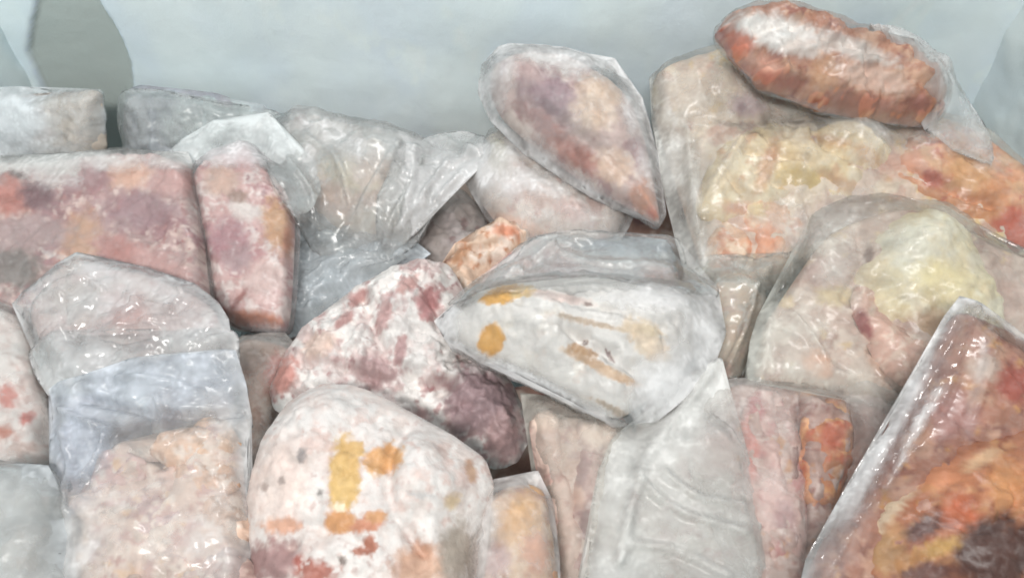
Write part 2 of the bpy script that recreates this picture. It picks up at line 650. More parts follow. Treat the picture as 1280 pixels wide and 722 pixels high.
def back_tint(P, su, sw):
    px, py = project(P)
    n = len(P)
    C = np.tile(lin((206, 218, 230)) * ALB, (n, 1))
    m = smooth(.5 + 1.2 * fbm(su / .13, sw / .2, 21, 4))[:, None]
    C = C * (1 - m) + lin((212, 223, 233)) * ALB * m
    m = smooth(2.2 * (fbm(su / .045, sw / .06, 27, 4) - .18))[:, None]
    C = C * (1 - .6 * m) + lin((218, 228, 236)) * ALB * .6 * m
    # greyer patch in the corner, set slightly back into the wall
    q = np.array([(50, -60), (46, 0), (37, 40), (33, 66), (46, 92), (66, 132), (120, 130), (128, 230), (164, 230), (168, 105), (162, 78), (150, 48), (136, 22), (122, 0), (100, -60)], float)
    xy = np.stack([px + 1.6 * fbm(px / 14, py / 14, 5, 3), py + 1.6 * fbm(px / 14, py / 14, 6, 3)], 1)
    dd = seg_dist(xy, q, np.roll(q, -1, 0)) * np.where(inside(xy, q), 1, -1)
    grey_patch = smooth((dd + 2) / 5)
    C = C * (1 - grey_patch[:, None]) + lin((168, 176, 172)) * ALB * grey_patch[:, None]
    # a thicker shelf of snow low on the wall
    off = .010 * smooth((.10 - P[:, 2]) / .12) - .007 * grey_patch + .018 * np.exp(-((P[:, 0] - XR) / .04) ** 2)
    return off, np.concatenate([np.clip(C, 0, .93), np.zeros((n, 1))], 1)


def plain_tint(P, su, sw):
    n = len(P)
    m = smooth(.5 + 1.2 * fbm(su / .13, sw / .13, 25, 4))[:, None]
    C = lin((208, 220, 231)) * ALB * (1 - m) + lin((214, 224, 233)) * ALB * m
    return .004 * m[:, 0] + .008 * np.exp(-((P[:, 1] - YB) / .03) ** 2), np.concatenate([np.clip(C, 0, .93), np.zeros((n, 1))], 1)


V3 = lambda *a: np.array(a, float)
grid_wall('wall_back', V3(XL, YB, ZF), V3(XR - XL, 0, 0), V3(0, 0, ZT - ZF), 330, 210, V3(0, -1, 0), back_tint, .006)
grid_wall('wall_left', V3(XL, 0.02, ZF), V3(0, YB - .02, 0), V3(0, 0, ZT - ZF), 120, 120, V3(1, 0, 0), plain_tint, .007)
grid_wall('wall_right', V3(XR, YB, ZF), V3(0, .02 - YB, 0), V3(0, 0, ZT - ZF), 120, 120, V3(-1, 0, 0), plain_tint, .007)
grid_wall('wall_front', V3(XR, .02, ZF), V3(XL - XR, 0, 0), V3(0, 0, ZT - ZF), 80, 60, V3(0, 1, 0), plain_tint, .004)
grid_wall('floor', V3(XL, .02, ZF), V3(XR - XL, 0, 0), V3(0, YB - .02, 0), 80, 60, V3(0, 0, 1), plain_tint, .004)

# ------------------------------------------------------------------ the lower layer, seen only through the gaps
LOWER = [(330, 330, 'buried frozen bag under the flat grey blue empty bag'), (560, 330, 'buried frozen bag under the ragged beige joint'), (800, 300, 'buried frozen bag in the gap left of the stiff bag edge'),
         (1050, 300, 'buried frozen bag under the yellow chicken pieces'), (60, 560, 'buried frozen bag under the tall cloudy bag'), (300, 520, 'buried frozen bag in the gap left of the frosted carcass'),
         (470, 470, 'buried frozen bag under the frosted carcass'), (660, 560, 'buried brown frozen bag in the dark gap beside the drumstick ends'), (900, 560, 'buried frozen bag under the hazy film tail'),
         (1120, 560, 'buried frozen bag under the long shiny folds'), (640, 235, 'buried frozen bag under the leaning mauve chicken')]
rl = random.Random(4)
for i, (x, y, text) in enumerate(LOWER):
    b = Package('buried_bag', text, 'meat bag', x, y, -.085 if y > 220 else -.10,
                rl.uniform(-8, 8), rl.uniform(-10, 10), 'bags of the lower layer')
    pts = []
    a0 = rl.uniform(0, 6)
    for k in range(9):
        a = a0 + k * 2 * math.pi / 9
        pts.append((x + 135 * rl.uniform(.8, 1.1) * math.cos(a), y + 95 * rl.uniform(.8, 1.1) * math.sin(a)))
    b.lump('meat', pts, .045, base=(150, 118, 106), palette=[((188, 170, 158), .1, 40), ((120, 86, 82), .3, 30)], frost=.12, step=.006)

# ------------------------------------------------------------------ left side
p = Package('upright_bag', 'frosted beige bag standing upright in the corner against the freezer wall', 'meat bag', 60, 165, .055, 55, 0)
p.lump('meat', [(-30, 128), (30, 124), (80, 119), (124, 114), (128, 150), (127, 196), (60, 205), (-30, 205)], .022, R=.02, base=(178, 168, 156),
       palette=[((192, 184, 174), .05, 40), ((178, 154, 140), .25, 30)], paint=[(10, 150, 42, 60, 0, (205, 210, 216), .5)], frost=.15)
p.film([(-32, 112), (28, 108), (45, 120), (82, 112), (126, 111), (131, 150), (130, 202), (60, 212), (-32, 210)], haze=.26, paint=[(12, 150, 44, 60, 0, .62)], col=(200, 204, 206))

pf = Package('folded_bag', 'bluish grey folded plastic bag wedged behind the pink meat packs', 'plastic bag', 200, 165, .03, 48, 0)
pf.lump('ice', [(160, 115), (215, 112), (290, 125), (300, 180), (240, 215), (165, 205)], .018, base=(158, 163, 172), palette=[((172, 176, 184), .0, 30)], frost=.05)
pf.film([(158, 116), (176, 110), (196, 114), (215, 110), (240, 122), (262, 118), (290, 132), (330, 130), (345, 150), (330, 190), (240, 215), (160, 205)], haze=.38, col=(178, 184, 190), crinkle=.005,
       paint=[(260, 150, 60, 40, 0, .6)], tints=[(270, 150, 60, 40, 0, (196, 206, 206))], lines=[([(192, 108), (194, 200)], 4, .004), ([(160, 120), (215, 118), (250, 128)], 4, .003)])

p9 = Package('bagged_chicken', 'pale whitish chicken in a frosted bag, left of the dark triangular gap', 'frozen chicken', 440, 215, .035, 12, 0)
p9.lump('chicken', [(362, 155), (392, 146), (440, 158), (490, 166), (525, 188), (535, 230), (515, 280), (470, 300), (415, 280), (375, 240), (352, 195)], .04,
        base=(212, 200, 188), palette=[((222, 214, 206), .0, 38), ((206, 180, 165), .25, 26)],
        paint=[(430, 215, 45, 22, 10, (222, 208, 178), .6), (466, 212, 26, 24, 0, (224, 204, 192), .5), (410, 245, 34, 20, 30, (214, 186, 170), .6), (375, 150, 16, 8, 20, (180, 150, 138), .5)], frost=.25,
        bumps=[(470, 205, 30, 24, 0, .012), (420, 240, 40, 26, 0, .008), (385, 160, 22, 16, 0, .006)], lines=[([(395, 190), (440, 195), (500, 240)], 7, -.006)])
p9.film([(338, 150), (362, 140), (398, 142), (450, 152), (500, 160), (545, 180), (548, 250), (524, 300), (470, 312), (405, 292), (362, 250), (335, 195)], haze=.20, crinkle=.005,
        paint=[(480, 185, 60, 22, 15, .55), (370, 205, 30, 40, 0, .5), (400, 165, 50, 18, 5, .6)], col=(210, 214, 214), lines=[([(372, 146), (386, 160), (410, 158)], 4, .004)])

p = Package('empty_bag', 'crumpled whitish empty plastic bag behind the narrow pink meat pack', 'plastic bag', 310, 185, .07, 26, 0)
p.film([(208, 190), (222, 176), (246, 168), (266, 150), (282, 156), (300, 152), (318, 158), (336, 140), (348, 158), (362, 176), (392, 200), (402, 236), (392, 262), (372, 270), (345, 236), (300, 206), (262, 214), (240, 230), (228, 206)], haze=.48, crinkle=.006, size=.035,
       col=(206, 210, 214), back=.004)

p10 = Package('empty_bag', 'flat grey blue empty bag lying between the narrow meat pack and frosted carcass', 'plastic bag', 420, 320, .0, 5, -6)
p10.lump('ice', [(362, 250), (420, 245), (480, 285), (515, 315), (450, 350), (395, 400), (350, 415), (345, 330)], .015, base=(165, 172, 174), palette=[((180, 186, 188), .0, 34)], frost=.1, rough=(.006, .03))
p10.film([(352, 240), (400, 232), (440, 258), (500, 290), (540, 318), (500, 338), (440, 365), (392, 412), (330, 432), (300, 425), (345, 390), (358, 310)], haze=.36, gloss=.8, col=(190, 197, 202), crinkle=.008, size=.028,
         lines=[([(372, 330), (400, 300), (440, 290)], 3, .005), ([(380, 360), (420, 330), (470, 320)], 3, .005), ([(370, 285), (395, 262), (430, 262)], 3, .004)])

p17 = Package('meat_pack', 'wide flat pink and mauve meat pack at the left edge', 'meat pack', 120, 285, .06, 8, 0)
p17.desat = .14
p17.lump('meat', [(-45, 212), (60, 205), (140, 200), (205, 198), (240, 212), (248, 260), (256, 310), (262, 362), (262, 400), (120, 410), (-45, 420)], .022, R=.014, rounded=False, base=(183, 152, 150),
         palette=[((208, 184, 176), .12, 46), ((162, 120, 124), .16, 38), ((150, 104, 108), .42, 26), ((214, 190, 184), .22, 12), ((180, 132, 130), .2, 16)],
         paint=[(12, 245, 26, 26, 0, (190, 120, 108), .5), (48, 245, 24, 18, 10, (128, 92, 98), .5), (160, 218, 28, 16, 0, (216, 172, 152), .5), (118, 222, 20, 26, 20, (166, 122, 126), .5),
                (100, 300, 24, 34, 10, (194, 148, 118), .6), (175, 265, 44, 24, 0, (160, 124, 130), .6), (150, 310, 34, 14, 20, (186, 128, 122), .6), (215, 225, 28, 22, 0, (194, 150, 146), .6),
                (20, 335, 34, 26, 10, (118, 108, 104), .6), (22, 218, 14, 5, 20, (96, 66, 62), .5), (40, 290, 46, 20, 0, (170, 142, 142), .6), (200, 335, 40, 20, 20, (196, 152, 148), .6)], frost=.20,
         rime=[(30, 208, 140, 14, 0, .6, .6), (245, 240, 10, 50, 10, .5), (60, 310, 40, 10, 30, .5)], rough=(.0035, .03))
p17.film([(-50, 200), (60, 194), (120, 194), (162, 189), (205, 194), (236, 190), (246, 214), (252, 262), (262, 315), (268, 370), (262, 408), (120, 420), (-50, 430)], haze=.09, gloss=.5, crinkle=.0013, size=.04, back=.002,
         paint=[(60, 202, 130, 12, 0, .5, .6), (222, 196, 24, 14, 0, .6), (70, 222, 40, 14, 0, .35)], col=(205, 205, 203),
         lines=[([(185, 340), (207, 305)], 2.5, .003), ([(200, 345), (222, 312)], 2.5, .003), ([(215, 350), (240, 318)], 2.5, .003), ([(232, 348), (246, 325)], 2, .003)])

p18 = Package('meat_pack', 'narrow pink meat pack with an orange edge, right of the wide pack', 'meat pack', 305, 300, .05, 10, 3)
p18.desat = .2
p18.lump('meat', [(243, 222), (262, 205), (290, 196), (312, 188), (322, 205), (352, 232), (368, 270), (366, 330), (360, 405), (330, 408), (290, 402), (270, 375), (258, 310), (248, 255)], .024, R=.014, base=(200, 158, 154),
         palette=[((216, 198, 194), .08, 26), ((180, 128, 130), .2, 30), ((158, 112, 116), .45, 20), ((222, 204, 200), .2, 11)],
         paint=[(276, 225, 22, 20, 0, (206, 172, 156), .5), (305, 200, 14, 14, 0, (206, 152, 150), .5), (285, 300, 28, 26, 0, (172, 114, 122), .6), (297, 322, 20, 18, 0, (170, 138, 142), .6),
                (345, 280, 16, 34, -8, (198, 150, 106), .5), (360, 300, 6, 22, 0, (190, 128, 96), .5), (308, 262, 18, 10, 20, (226, 218, 214), .5), (298, 245, 12, 8, 0, (160, 128, 112), .5),
                (320, 398, 34, 9, 5, (214, 134, 100), .5), (275, 392, 10, 8, 0, (190, 100, 84), .5), (330, 350, 24, 24, 0, (210, 178, 172), .6), (300, 372, 14, 4, -50, (150, 86, 76), .5)], frost=.24,
         rime=[(335, 325, 14, 40, 25, .55)], rough=(.004, .025), bumps=[(300, 255, 22, 16, 0, .005), (285, 310, 24, 24, 0, .004)])
p18.film([(238, 218), (258, 196), (286, 180), (316, 180), (340, 200), (362, 222), (374, 268), (372, 335), (366, 410), (330, 413), (286, 408), (264, 378), (252, 310), (242, 258)], haze=.09, gloss=.5, crinkle=.0012, back=.002,
         paint=[(300, 190, 60, 16, 0, .5)], col=(208, 205, 206), rounded=True)

p = Package('meat_pack', 'white and red speckled frosted meat pack cut off by the left edge', 'meat pack', 20, 485, .065, 6, 4)
p.lump('meat', [(-50, 385), (5, 390), (30, 400), (48, 435), (56, 490), (60, 545), (55, 585), (-50, 600)], .026, R=.02, base=(206, 188, 182), palette=[((220, 212, 208), -.02, 26), ((190, 160, 152), .3, 18)],
       paint=[(10, 495, 12, 16, 0, (186, 96, 78), .5), (34, 522, 10, 8, -30, (188, 92, 78), .5), (4, 540, 14, 8, 0, (180, 118, 100), .5), (30, 560, 20, 8, 0, (186, 160, 150), .5)], frost=.42)
p.film([(-55, 380), (8, 382), (36, 396), (54, 432), (62, 490), (66, 545), (62, 590), (-55, 606)], haze=.22, col=(206, 206, 204), rounded=True, back=.002, crinkle=.0014)

p19 = Package('crinkled_bag', 'crinkled translucent bag with a glossy domed top, lying over the wide pink pack', 'plastic bag', 150, 400, .085, 8, 0)
p19.lump('meat', [(40, 385), (80, 345), (150, 338), (225, 360), (275, 400), (262, 440), (200, 470), (120, 480), (66, 450)], .006, R=.03, base=(192, 170, 166), palette=[((205, 192, 188), .05, 30), ((186, 150, 146), .3, 26)],
         paint=[(150, 385, 34, 22, 10, (194, 146, 138), .6), (95, 375, 36, 26, 0, (176, 166, 160), .6)], frost=.2)
p19.film(over=[p17, p18], pts=[(14, 380), (45, 350), (75, 330), (100, 319), (125, 323), (165, 332), (210, 346), (245, 356), (270, 376), (290, 402), (289, 418), (270, 438), (250, 470), (150, 500), (60, 490), (56, 455), (40, 410)], haze=.30, gloss=1.3,
         col=(208, 209, 212), crinkle=.009, size=.036,
         paint=[(190, 390, 70, 40, 15, .42), (70, 380, 40, 34, 0, .36), (265, 410, 22, 30, 0, .5), (130, 345, 40, 14, 10, .5), (110, 455, 60, 30, 0, .5)],
         lines=[([(112, 352), (132, 366)], 3, .005), ([(160, 372), (190, 386), (220, 392)], 3, .006), ([(180, 405), (215, 402), (240, 408)], 3, .005), ([(205, 350), (208, 362)], 3, .004), ([(150, 418), (180, 412), (200, 420)], 3, .005),
                ([(215, 392), (232, 372), (222, 362)], 2.5, .005), ([(88, 330), (86, 400), (100, 430)], 4, -.004), ([(160, 440), (172, 420), (185, 415)], 2.5, .004)], back=.006)

p20 = Package('bagged_meat', 'beige pink meat pieces in a tall cloudy bag with an empty bluish top', 'meat bag', 200, 600, .10, 8, 0)
p20.lump('meat_mass', [(100, 660), (96, 620), (122, 600), (130, 572), (152, 558), (176, 572), (190, 600), (206, 576), (212, 548), (240, 540), (262, 524), (290, 532), (300, 560), (302, 620), (306, 700), (312, 790), (78, 790), (72, 740), (92, 700)], .020, R=.05, base=(206, 182, 168), palette=[((214, 198, 186), .0, 30), ((188, 152, 142), .2, 22), ((212, 178, 146), .35, 22)], frost=.2, ragged=.006, facet=(.010, .03),
         lines=[([(185, 575), (195, 640), (180, 720)], 8, -.006)])
for k_, (x_, y_, r_, c_, zl) in enumerate([(150, 590, 34, (206, 172, 164), 0), (205, 600, 30, (200, 172, 160), -.002), (232, 566, 34, (214, 178, 152), .004), (272, 552, 32, (216, 180, 152), .002), (262, 604, 38, (206, 168, 142), .002), (130, 640, 40, (204, 184, 172), -.002),
                                        (190, 655, 44, (196, 166, 162), 0), (270, 660, 44, (210, 180, 160), -.002), (225, 705, 46, (204, 180, 170), 0), (140, 705, 44, (204, 172, 142), .002), (110, 760, 46, (200, 172, 150), 0), (285, 730, 44, (196, 168, 160), .002), (190, 765, 50, (204, 176, 160), .002)]):
    rk = random.Random(k_)
    p20.lump('meat_piece', [(x_ + r_ * rk.uniform(.75, 1.2) * math.cos(a_ * .785), y_ + .85 * r_ * rk.uniform(.75, 1.2) * math.sin(a_ * .785)) for a_ in range(8)], .012, lift=.004 + zl, ragged=.010, facet=(.010, .03), base=c_,
             palette=[((218, 202, 190), .05, 16), (tuple(int(v * .86) for v in c_), .2, 14)], paint=[(160, 622, 18, 10, 0, (160, 144, 142), .6)] if k_ == 0 else (), frost=.2)
p20.film([(62, 487, .004), (95, 470, .01), (130, 458, .016), (190, 445, .02), (250, 440, .02), (296, 436, .014), (304, 470, .008), (314, 512, .002), (308, 560), (308, 620), (313, 690), (320, 790), (68, 790), (70, 680), (62, 600), (66, 540)], haze=.22, col=(210, 212, 216), crinkle=.006, size=.036, base=.014, gloss=.8, back=.004,
         paint=[(200, 480, 130, 40, -8, .50, .4), (100, 560, 36, 50, 10, .48), (285, 560, 24, 60, 0, .40), (100, 660, 30, 60, 0, .42), (250, 580, 44, 44, 0, .16), (160, 630, 34, 40, 0, .26), (230, 670, 60, 30, 0, .34)], tints=[(190, 480, 140, 50, -8, (206, 212, 222)), (100, 560, 40, 60, 0, (204, 210, 222))],
         lines=[([(150, 475), (210, 480), (250, 492)], 4, .006), ([(110, 500), (150, 508), (200, 520), (304, 518)], 6, -.010), ([(262, 450), (285, 470)], 3, .005), ([(200, 500), (212, 550)], 4, .007), ([(72, 512), (110, 530), (140, 545), (112, 600)], 4, .008), ([(84, 540), (90, 590), (84, 640)], 4, .007), ([(300, 525), (280, 570), (300, 640)], 4, .006)])

pc = Package('bagged_meat', 'grey hazy bag corner with beige meat at the bottom left', 'meat bag', 20, 660, .11, 10, 0)
pc.lump('meat', [(-50, 600), (20, 595), (60, 640), (70, 720), (60, 790), (-50, 790)], .024, base=(182, 172, 160), palette=[((192, 186, 178), .0, 30), ((170, 154, 138), .3, 24)], paint=[(15, 610, 30, 20, 0, (196, 186, 172), .6)], frost=.15)
pc.film([(-55, 584), (20, 580), (58, 584), (76, 615), (90, 655), (80, 790), (-55, 790)], haze=.42, col=(184, 188, 190), crinkle=.004)

# ------------------------------------------------------------------ centre
p8 = Package('bagged_chicken', 'frosted chicken in a whitish bag with an open flap, above the dark triangular gap', 'frozen chicken', 660, 235, .035, 10, -4)
p8.lump('chicken', [(588, 205), (610, 172), (650, 168), (700, 205), (740, 240), (782, 262), (770, 292), (725, 300), (660, 296), (622, 278), (598, 245)], .036, base=(206, 192, 182), palette=[((218, 210, 204), .02, 30), ((196, 166, 156), .25, 24)],
        paint=[(665, 240, 34, 14, 20, (206, 178, 166), .6), (715, 262, 22, 14, 20, (202, 172, 164), .6), (640, 280, 40, 10, 15, (214, 184, 168), .5), (622, 190, 12, 22, 0, (198, 192, 168), .6)], frost=.28,
        bumps=[(640, 215, 30, 24, 0, .008), (700, 250, 34, 20, 25, .006)], lines=[([(600, 200), (640, 240), (690, 285)], 6, -.004)])
p8.film([(590, 200), (612, 166), (655, 164), (705, 195), (750, 235), (795, 262), (778, 300), (725, 306), (655, 302), (618, 284), (592, 245), (578, 222)], haze=.20, col=(214, 214, 210), crinkle=.004, back=.002,
        paint=[(620, 215, 34, 30, 30, .5), (680, 230, 30, 14, 30, .5), (740, 275, 30, 16, 20, .4)])
p8.film([(512, 186, .004), (530, 172, .008), (552, 165, .012), (580, 164, .014), (604, 172, .016), (614, 192, .02), (600, 212, .022), (578, 228, .02), (560, 248, .018), (540, 266, .014), (520, 292, .008), (498, 312, .004), (472, 306, .002), (480, 270, .004), (500, 225, .006)], haze=.42, gloss=.9,
        col=(214, 220, 220), crinkle=.006, size=.03, name='open_flap', lines=[([(575, 226), (550, 250), (520, 280)], 4, .006), ([(560, 205), (535, 240), (510, 275)], 4, .006), ([(520, 190), (515, 240), (500, 290)], 5, .005), ([(545, 175), (575, 185), (600, 195)], 5, .005)], back=.001, base=.012, over=[p9])

p7 = Package('bagged_chicken', 'long mauve and beige chicken in clear film leaning against the back wall', 'frozen chicken', 715, 165, .095, 26, -6)
p7.lump('chicken', [(612, 112), (620, 82), (650, 68), (700, 70), (750, 92), (786, 126), (806, 180), (818, 238), (823, 278), (795, 263), (747, 240), (703, 210), (658, 176), (624, 144)], .045, R=.05, base=(190, 168, 162),
        palette=[((206, 192, 184), .08, 34), ((168, 138, 138), .22, 28)],
        paint=[(690, 120, 44, 28, 30, (146, 116, 124), .6), (675, 150, 36, 12, 35, (158, 120, 116), .6), (660, 90, 22, 10, 20, (178, 150, 148), .6), (745, 130, 28, 34, 30, (208, 184, 162), .6), (720, 192, 46, 14, 35, (166, 112, 100), .6),
               (768, 208, 24, 20, 30, (212, 182, 160), .5), (805, 248, 16, 22, 0, (196, 140, 112), .6), (815, 268, 8, 10, 0, (186, 110, 86), .5), (700, 215, 60, 9, 35, (150, 98, 88), .6)], frost=.18,
        rime=[(700, 80, 60, 12, 20, .55), (740, 105, 40, 12, 25, .5)], bumps=[(740, 140, 40, 34, 30, .010), (660, 110, 30, 26, 0, .006)], lines=[([(705, 105), (728, 140), (760, 170)], 7, -.006), ([(680, 150), (730, 185), (790, 235)], 6, -.005)])
p7.film([(600, 116), (603, 84), (622, 62), (650, 56), (705, 60), (748, 72), (768, 76), (774, 90), (800, 120), (818, 180), (829, 240), (829, 284), (796, 270), (745, 249), (698, 218), (648, 182), (614, 148)], ragged=.005, haze=.13, col=(222, 222, 218), crinkle=.0022, back=.004,
        hem=.22, paint=[(690, 66, 95, 18, 12, .55), (620, 105, 18, 45, 20, .5), (800, 150, 16, 80, -14, .42), (690, 204, 120, 8, 33, .45)], rounded=True, over=[p8], lines=[([(606, 130), (650, 178), (720, 226), (800, 268)], 4, .004), ([(640, 60), (700, 66), (760, 82)], 5, .004), ([(735, 78), (752, 96), (790, 130)], 4, .004)])

p15 = Package('chicken_piece', 'ragged beige chicken joint wrapped in film, poking up below the dark gap', 'frozen chicken', 620, 310, .025, 10, 0)
p15.lump('meat', facet=(.012, .02), rounded=False, pts=[(546, 352), (552, 330), (568, 322), (570, 306), (590, 303), (596, 290), (612, 286), (620, 275), (640, 279), (664, 290), (656, 305), (640, 307), (632, 322), (612, 327), (608, 344), (594, 352), (600, 378), (550, 376)], T=.026, ragged=.007, lines=[([(575, 312), (600, 318), (625, 310)], 4, -.010), ([(560, 340), (585, 335)], 4, -.008)], base=(214, 188, 166), palette=[((224, 208, 194), .05, 16), ((188, 140, 110), .22, 14)],
         paint=[(632, 288, 18, 8, 10, (206, 146, 118), .5), (575, 318, 16, 6, -40, (184, 140, 108), .5), (555, 322, 8, 8, 0, (120, 84, 68), .5)], frost=.16, rough=(.006, .014), fine=.002)
p15.lump('meat', [(600, 350), (625, 322), (660, 300), (700, 300), (740, 315), (800, 318), (842, 330), (848, 360), (800, 372), (700, 372), (620, 372)], .022, lift=-.004, base=(206, 186, 182), palette=[((216, 206, 204), .05, 24), ((190, 150, 150), .25, 22)],
         paint=[(705, 340, 26, 14, 5, (200, 150, 148), .6), (658, 326, 12, 6, 10, (190, 126, 108), .5), (820, 348, 22, 12, 0, (206, 162, 156), .6)], frost=.25)
p15.film([(598, 362), (622, 330), (652, 305), (690, 290), (730, 298), (780, 296), (836, 300), (846, 330), (852, 372), (760, 380), (640, 380)], haze=.40, col=(200, 204, 204), crinkle=.0035, size=.03,
         paint=[(790, 315, 60, 20, 0, .55), (650, 350, 50, 20, 0, .25)], tints=[(790, 305, 60, 14, 0, (184, 194, 202))], lines=[([(700, 318), (770, 318), (840, 322)], 4, -.005)])

p = Package('triangle_bag', 'grey mauve bag showing in the dark triangular gap beside the flap', 'meat bag', 575, 265, -.015, 6, 0)
p.lump('meat', [(520, 320), (540, 262), (572, 236), (600, 262), (612, 300), (590, 325)], .014, base=(166, 158, 154), palette=[((176, 168, 166), .0, 30), ((150, 132, 130), .3, 18)], frost=.05)

p11 = Package('frosted_carcass', 'ragged white and pink frosted carcass with a mauve meat patch', 'frozen chicken', 500, 450, .045, 10, 4)
p11.desat = .28
p11.lump('carcass', [(338, 492), (350, 455), (372, 420), (420, 378), (470, 345), (515, 326), (550, 330), (575, 352), (580, 395), (598, 435), (632, 470), (655, 510), (662, 552), (640, 578), (612, 584), (570, 560), (520, 545), (440, 540), (370, 530)], .05, R=.06,
         base=(204, 182, 178), palette=[((224, 220, 216), -.06, 28), ((188, 152, 150), .24, 18), ((170, 120, 120), .42, 14)],
         paint=[(596, 500, 44, 48, 30, (152, 124, 128), .4), (630, 545, 26, 30, 0, (160, 128, 128), .5), (470, 465, 28, 20, 20, (178, 146, 146), .5), (536, 378, 14, 24, 10, (184, 128, 128), .5), (448, 372, 16, 8, -40, (186, 140, 136), .5), (355, 470, 14, 26, 20, (206, 140, 128), .5),
                (400, 430, 24, 14, -30, (216, 190, 176), .5), (510, 355, 16, 8, -30, (190, 146, 140), .5), (480, 395, 8, 18, 20, (188, 150, 148), .5), (430, 400, 18, 6, -40, (180, 136, 132), .5), (500, 440, 6, 22, 10, (176, 140, 140), .5)], step=.0019, frost=.36,
         rime=[(500, 430, 50, 60, 20, .62), (430, 440, 50, 40, -30, .5), (590, 500, 40, 44, 30, .02), (470, 490, 70, 20, 15, .5), (632, 540, 30, 40, 0, .2)], rough=(.008, .022), fine=.0024, ragged=.004,
         bumps=[(500, 400, 40, 50, 20, .016), (420, 450, 40, 30, -30, .010), (600, 510, 40, 40, 30, .008), (540, 365, 20, 24, 0, .010)], lines=[([(455, 380), (470, 430), (500, 480), (560, 500)], 8, -.010), ([(520, 350), (540, 400), (580, 440)], 7, -.008), ([(380, 470), (440, 480), (500, 500)], 7, -.006)])

p = Package('meat_scrap', 'reddish brown meat bag in the gap between the folded bag and carcass', 'meat bag', 322, 470, .03, 10, 0)
p.lump('meat', [(285, 445), (310, 425), (350, 430), (368, 450), (352, 490), (335, 540), (320, 580), (300, 560), (300, 500)], .02, base=(176, 146, 130), palette=[((188, 172, 160), .1, 20), ((150, 110, 90), .25, 14)], paint=[(345, 465, 14, 22, 20, (200, 120, 108), .5), (315, 440, 26, 8, -15, (140, 106, 80), .6)], frost=.12)
p.film([(276, 440), (305, 420), (355, 416), (378, 440), (360, 500), (340, 560), (318, 600), (296, 570), (296, 500)], haze=.30, col=(184, 180, 176), crinkle=.003)

p12 = Package('frosted_chicken', 'plump white frosted chicken with a long yellow patch, lower centre', 'frozen chicken', 450, 620, .095, 8, 0)
p12.desat = .16
p12.lump('chicken', facet=(.0045, .05), fine=.0006, pts=[(310, 650), (312, 600), (326, 556), (352, 515), (385, 488), (430, 480), (470, 492), (520, 520), (570, 548), (604, 572), (616, 600), (610, 635), (590, 670), (582, 725), (590, 800), (450, 820), (325, 800), (314, 720)], T=.055, R=.075,
         base=(208, 196, 190), palette=[((216, 210, 206), -.1, 40), ((204, 182, 174), .25, 30), ((196, 176, 170), .35, 12)],
         paint=[(350, 605, 34, 50, 0, (220, 204, 196), .6), (430, 595, 19, 52, 4, (204, 168, 100), .22, .22), (425, 652, 20, 16, 0, (206, 150, 96), .25, .25), (444, 560, 12, 10, 0, (206, 172, 108), .3), (482, 574, 26, 18, -20, (208, 160, 104), .3, .3), (424, 634, 8, 6, 0, (224, 210, 180), .3),
                (458, 655, 20, 9, -15, (196, 134, 104), .3), (470, 645, 14, 8, 0, (198, 146, 100), .3), (462, 680, 9, 12, 10, (172, 112, 90), .4, .6), (452, 688, 10, 5, 0, (170, 116, 98), .4, .6), (352, 656, 26, 10, 0, (212, 164, 138), .5, .5),
                (586, 582, 6, 9, 0, (176, 142, 120), .4), (590, 592, 6, 10, 0, (190, 156, 130), .4), (566, 626, 12, 8, -40, (206, 184, 150), .5), (340, 700, 34, 26, 0, (158, 126, 124), .6, .5), (395, 715, 24, 16, 0, (168, 106, 92), .5, .6), (372, 700, 6, 8, 30, (160, 96, 86), .4), (428, 700, 5, 6, 0, (130, 118, 112), .4),
                (525, 705, 36, 26, 0, (196, 158, 134), .5), (378, 568, 6, 10, 20, (150, 142, 140), .4), (352, 600, 5, 5, 0, (170, 156, 150), .4), (330, 608, 5, 5, 0, (176, 158, 150), .4), (400, 616, 4, 4, 0, (150, 144, 140), .4), (525, 618, 20, 4, 5, (190, 186, 184), .5), (570, 690, 20, 40, 0, (160, 148, 136), .6)], step=.0019, frost=.40,
         rime=[(500, 620, 60, 70, 0, .5), (430, 510, 60, 30, 0, .52)], rough=(.005, .035), bumps=[(540, 615, 46, 52, 0, .018), (380, 560, 60, 60, 0, .010), (470, 660, 60, 40, 0, .004)], lines=[([(520, 535), (495, 590), (500, 650), (530, 700)], 9, -.010), ([(325, 680), (400, 670), (470, 700)], 8, -.004)])

p14 = Package('hazy_bag', 'wide hazy grey bag with faint meat inside, bottom edge right of centre', 'meat bag', 870, 640, .060, 12, 0)
p14.lump('meat', [(750, 660), (800, 590), (838, 550), (885, 525), (925, 540), (940, 630), (946, 800), (740, 800)], .014, R=.02, base=(170, 158, 150), palette=[((184, 178, 172), .0, 34), ((160, 136, 130), .2, 26)], paint=[(890, 560, 34, 30, 0, (186, 160, 156), .6)], frost=.1)

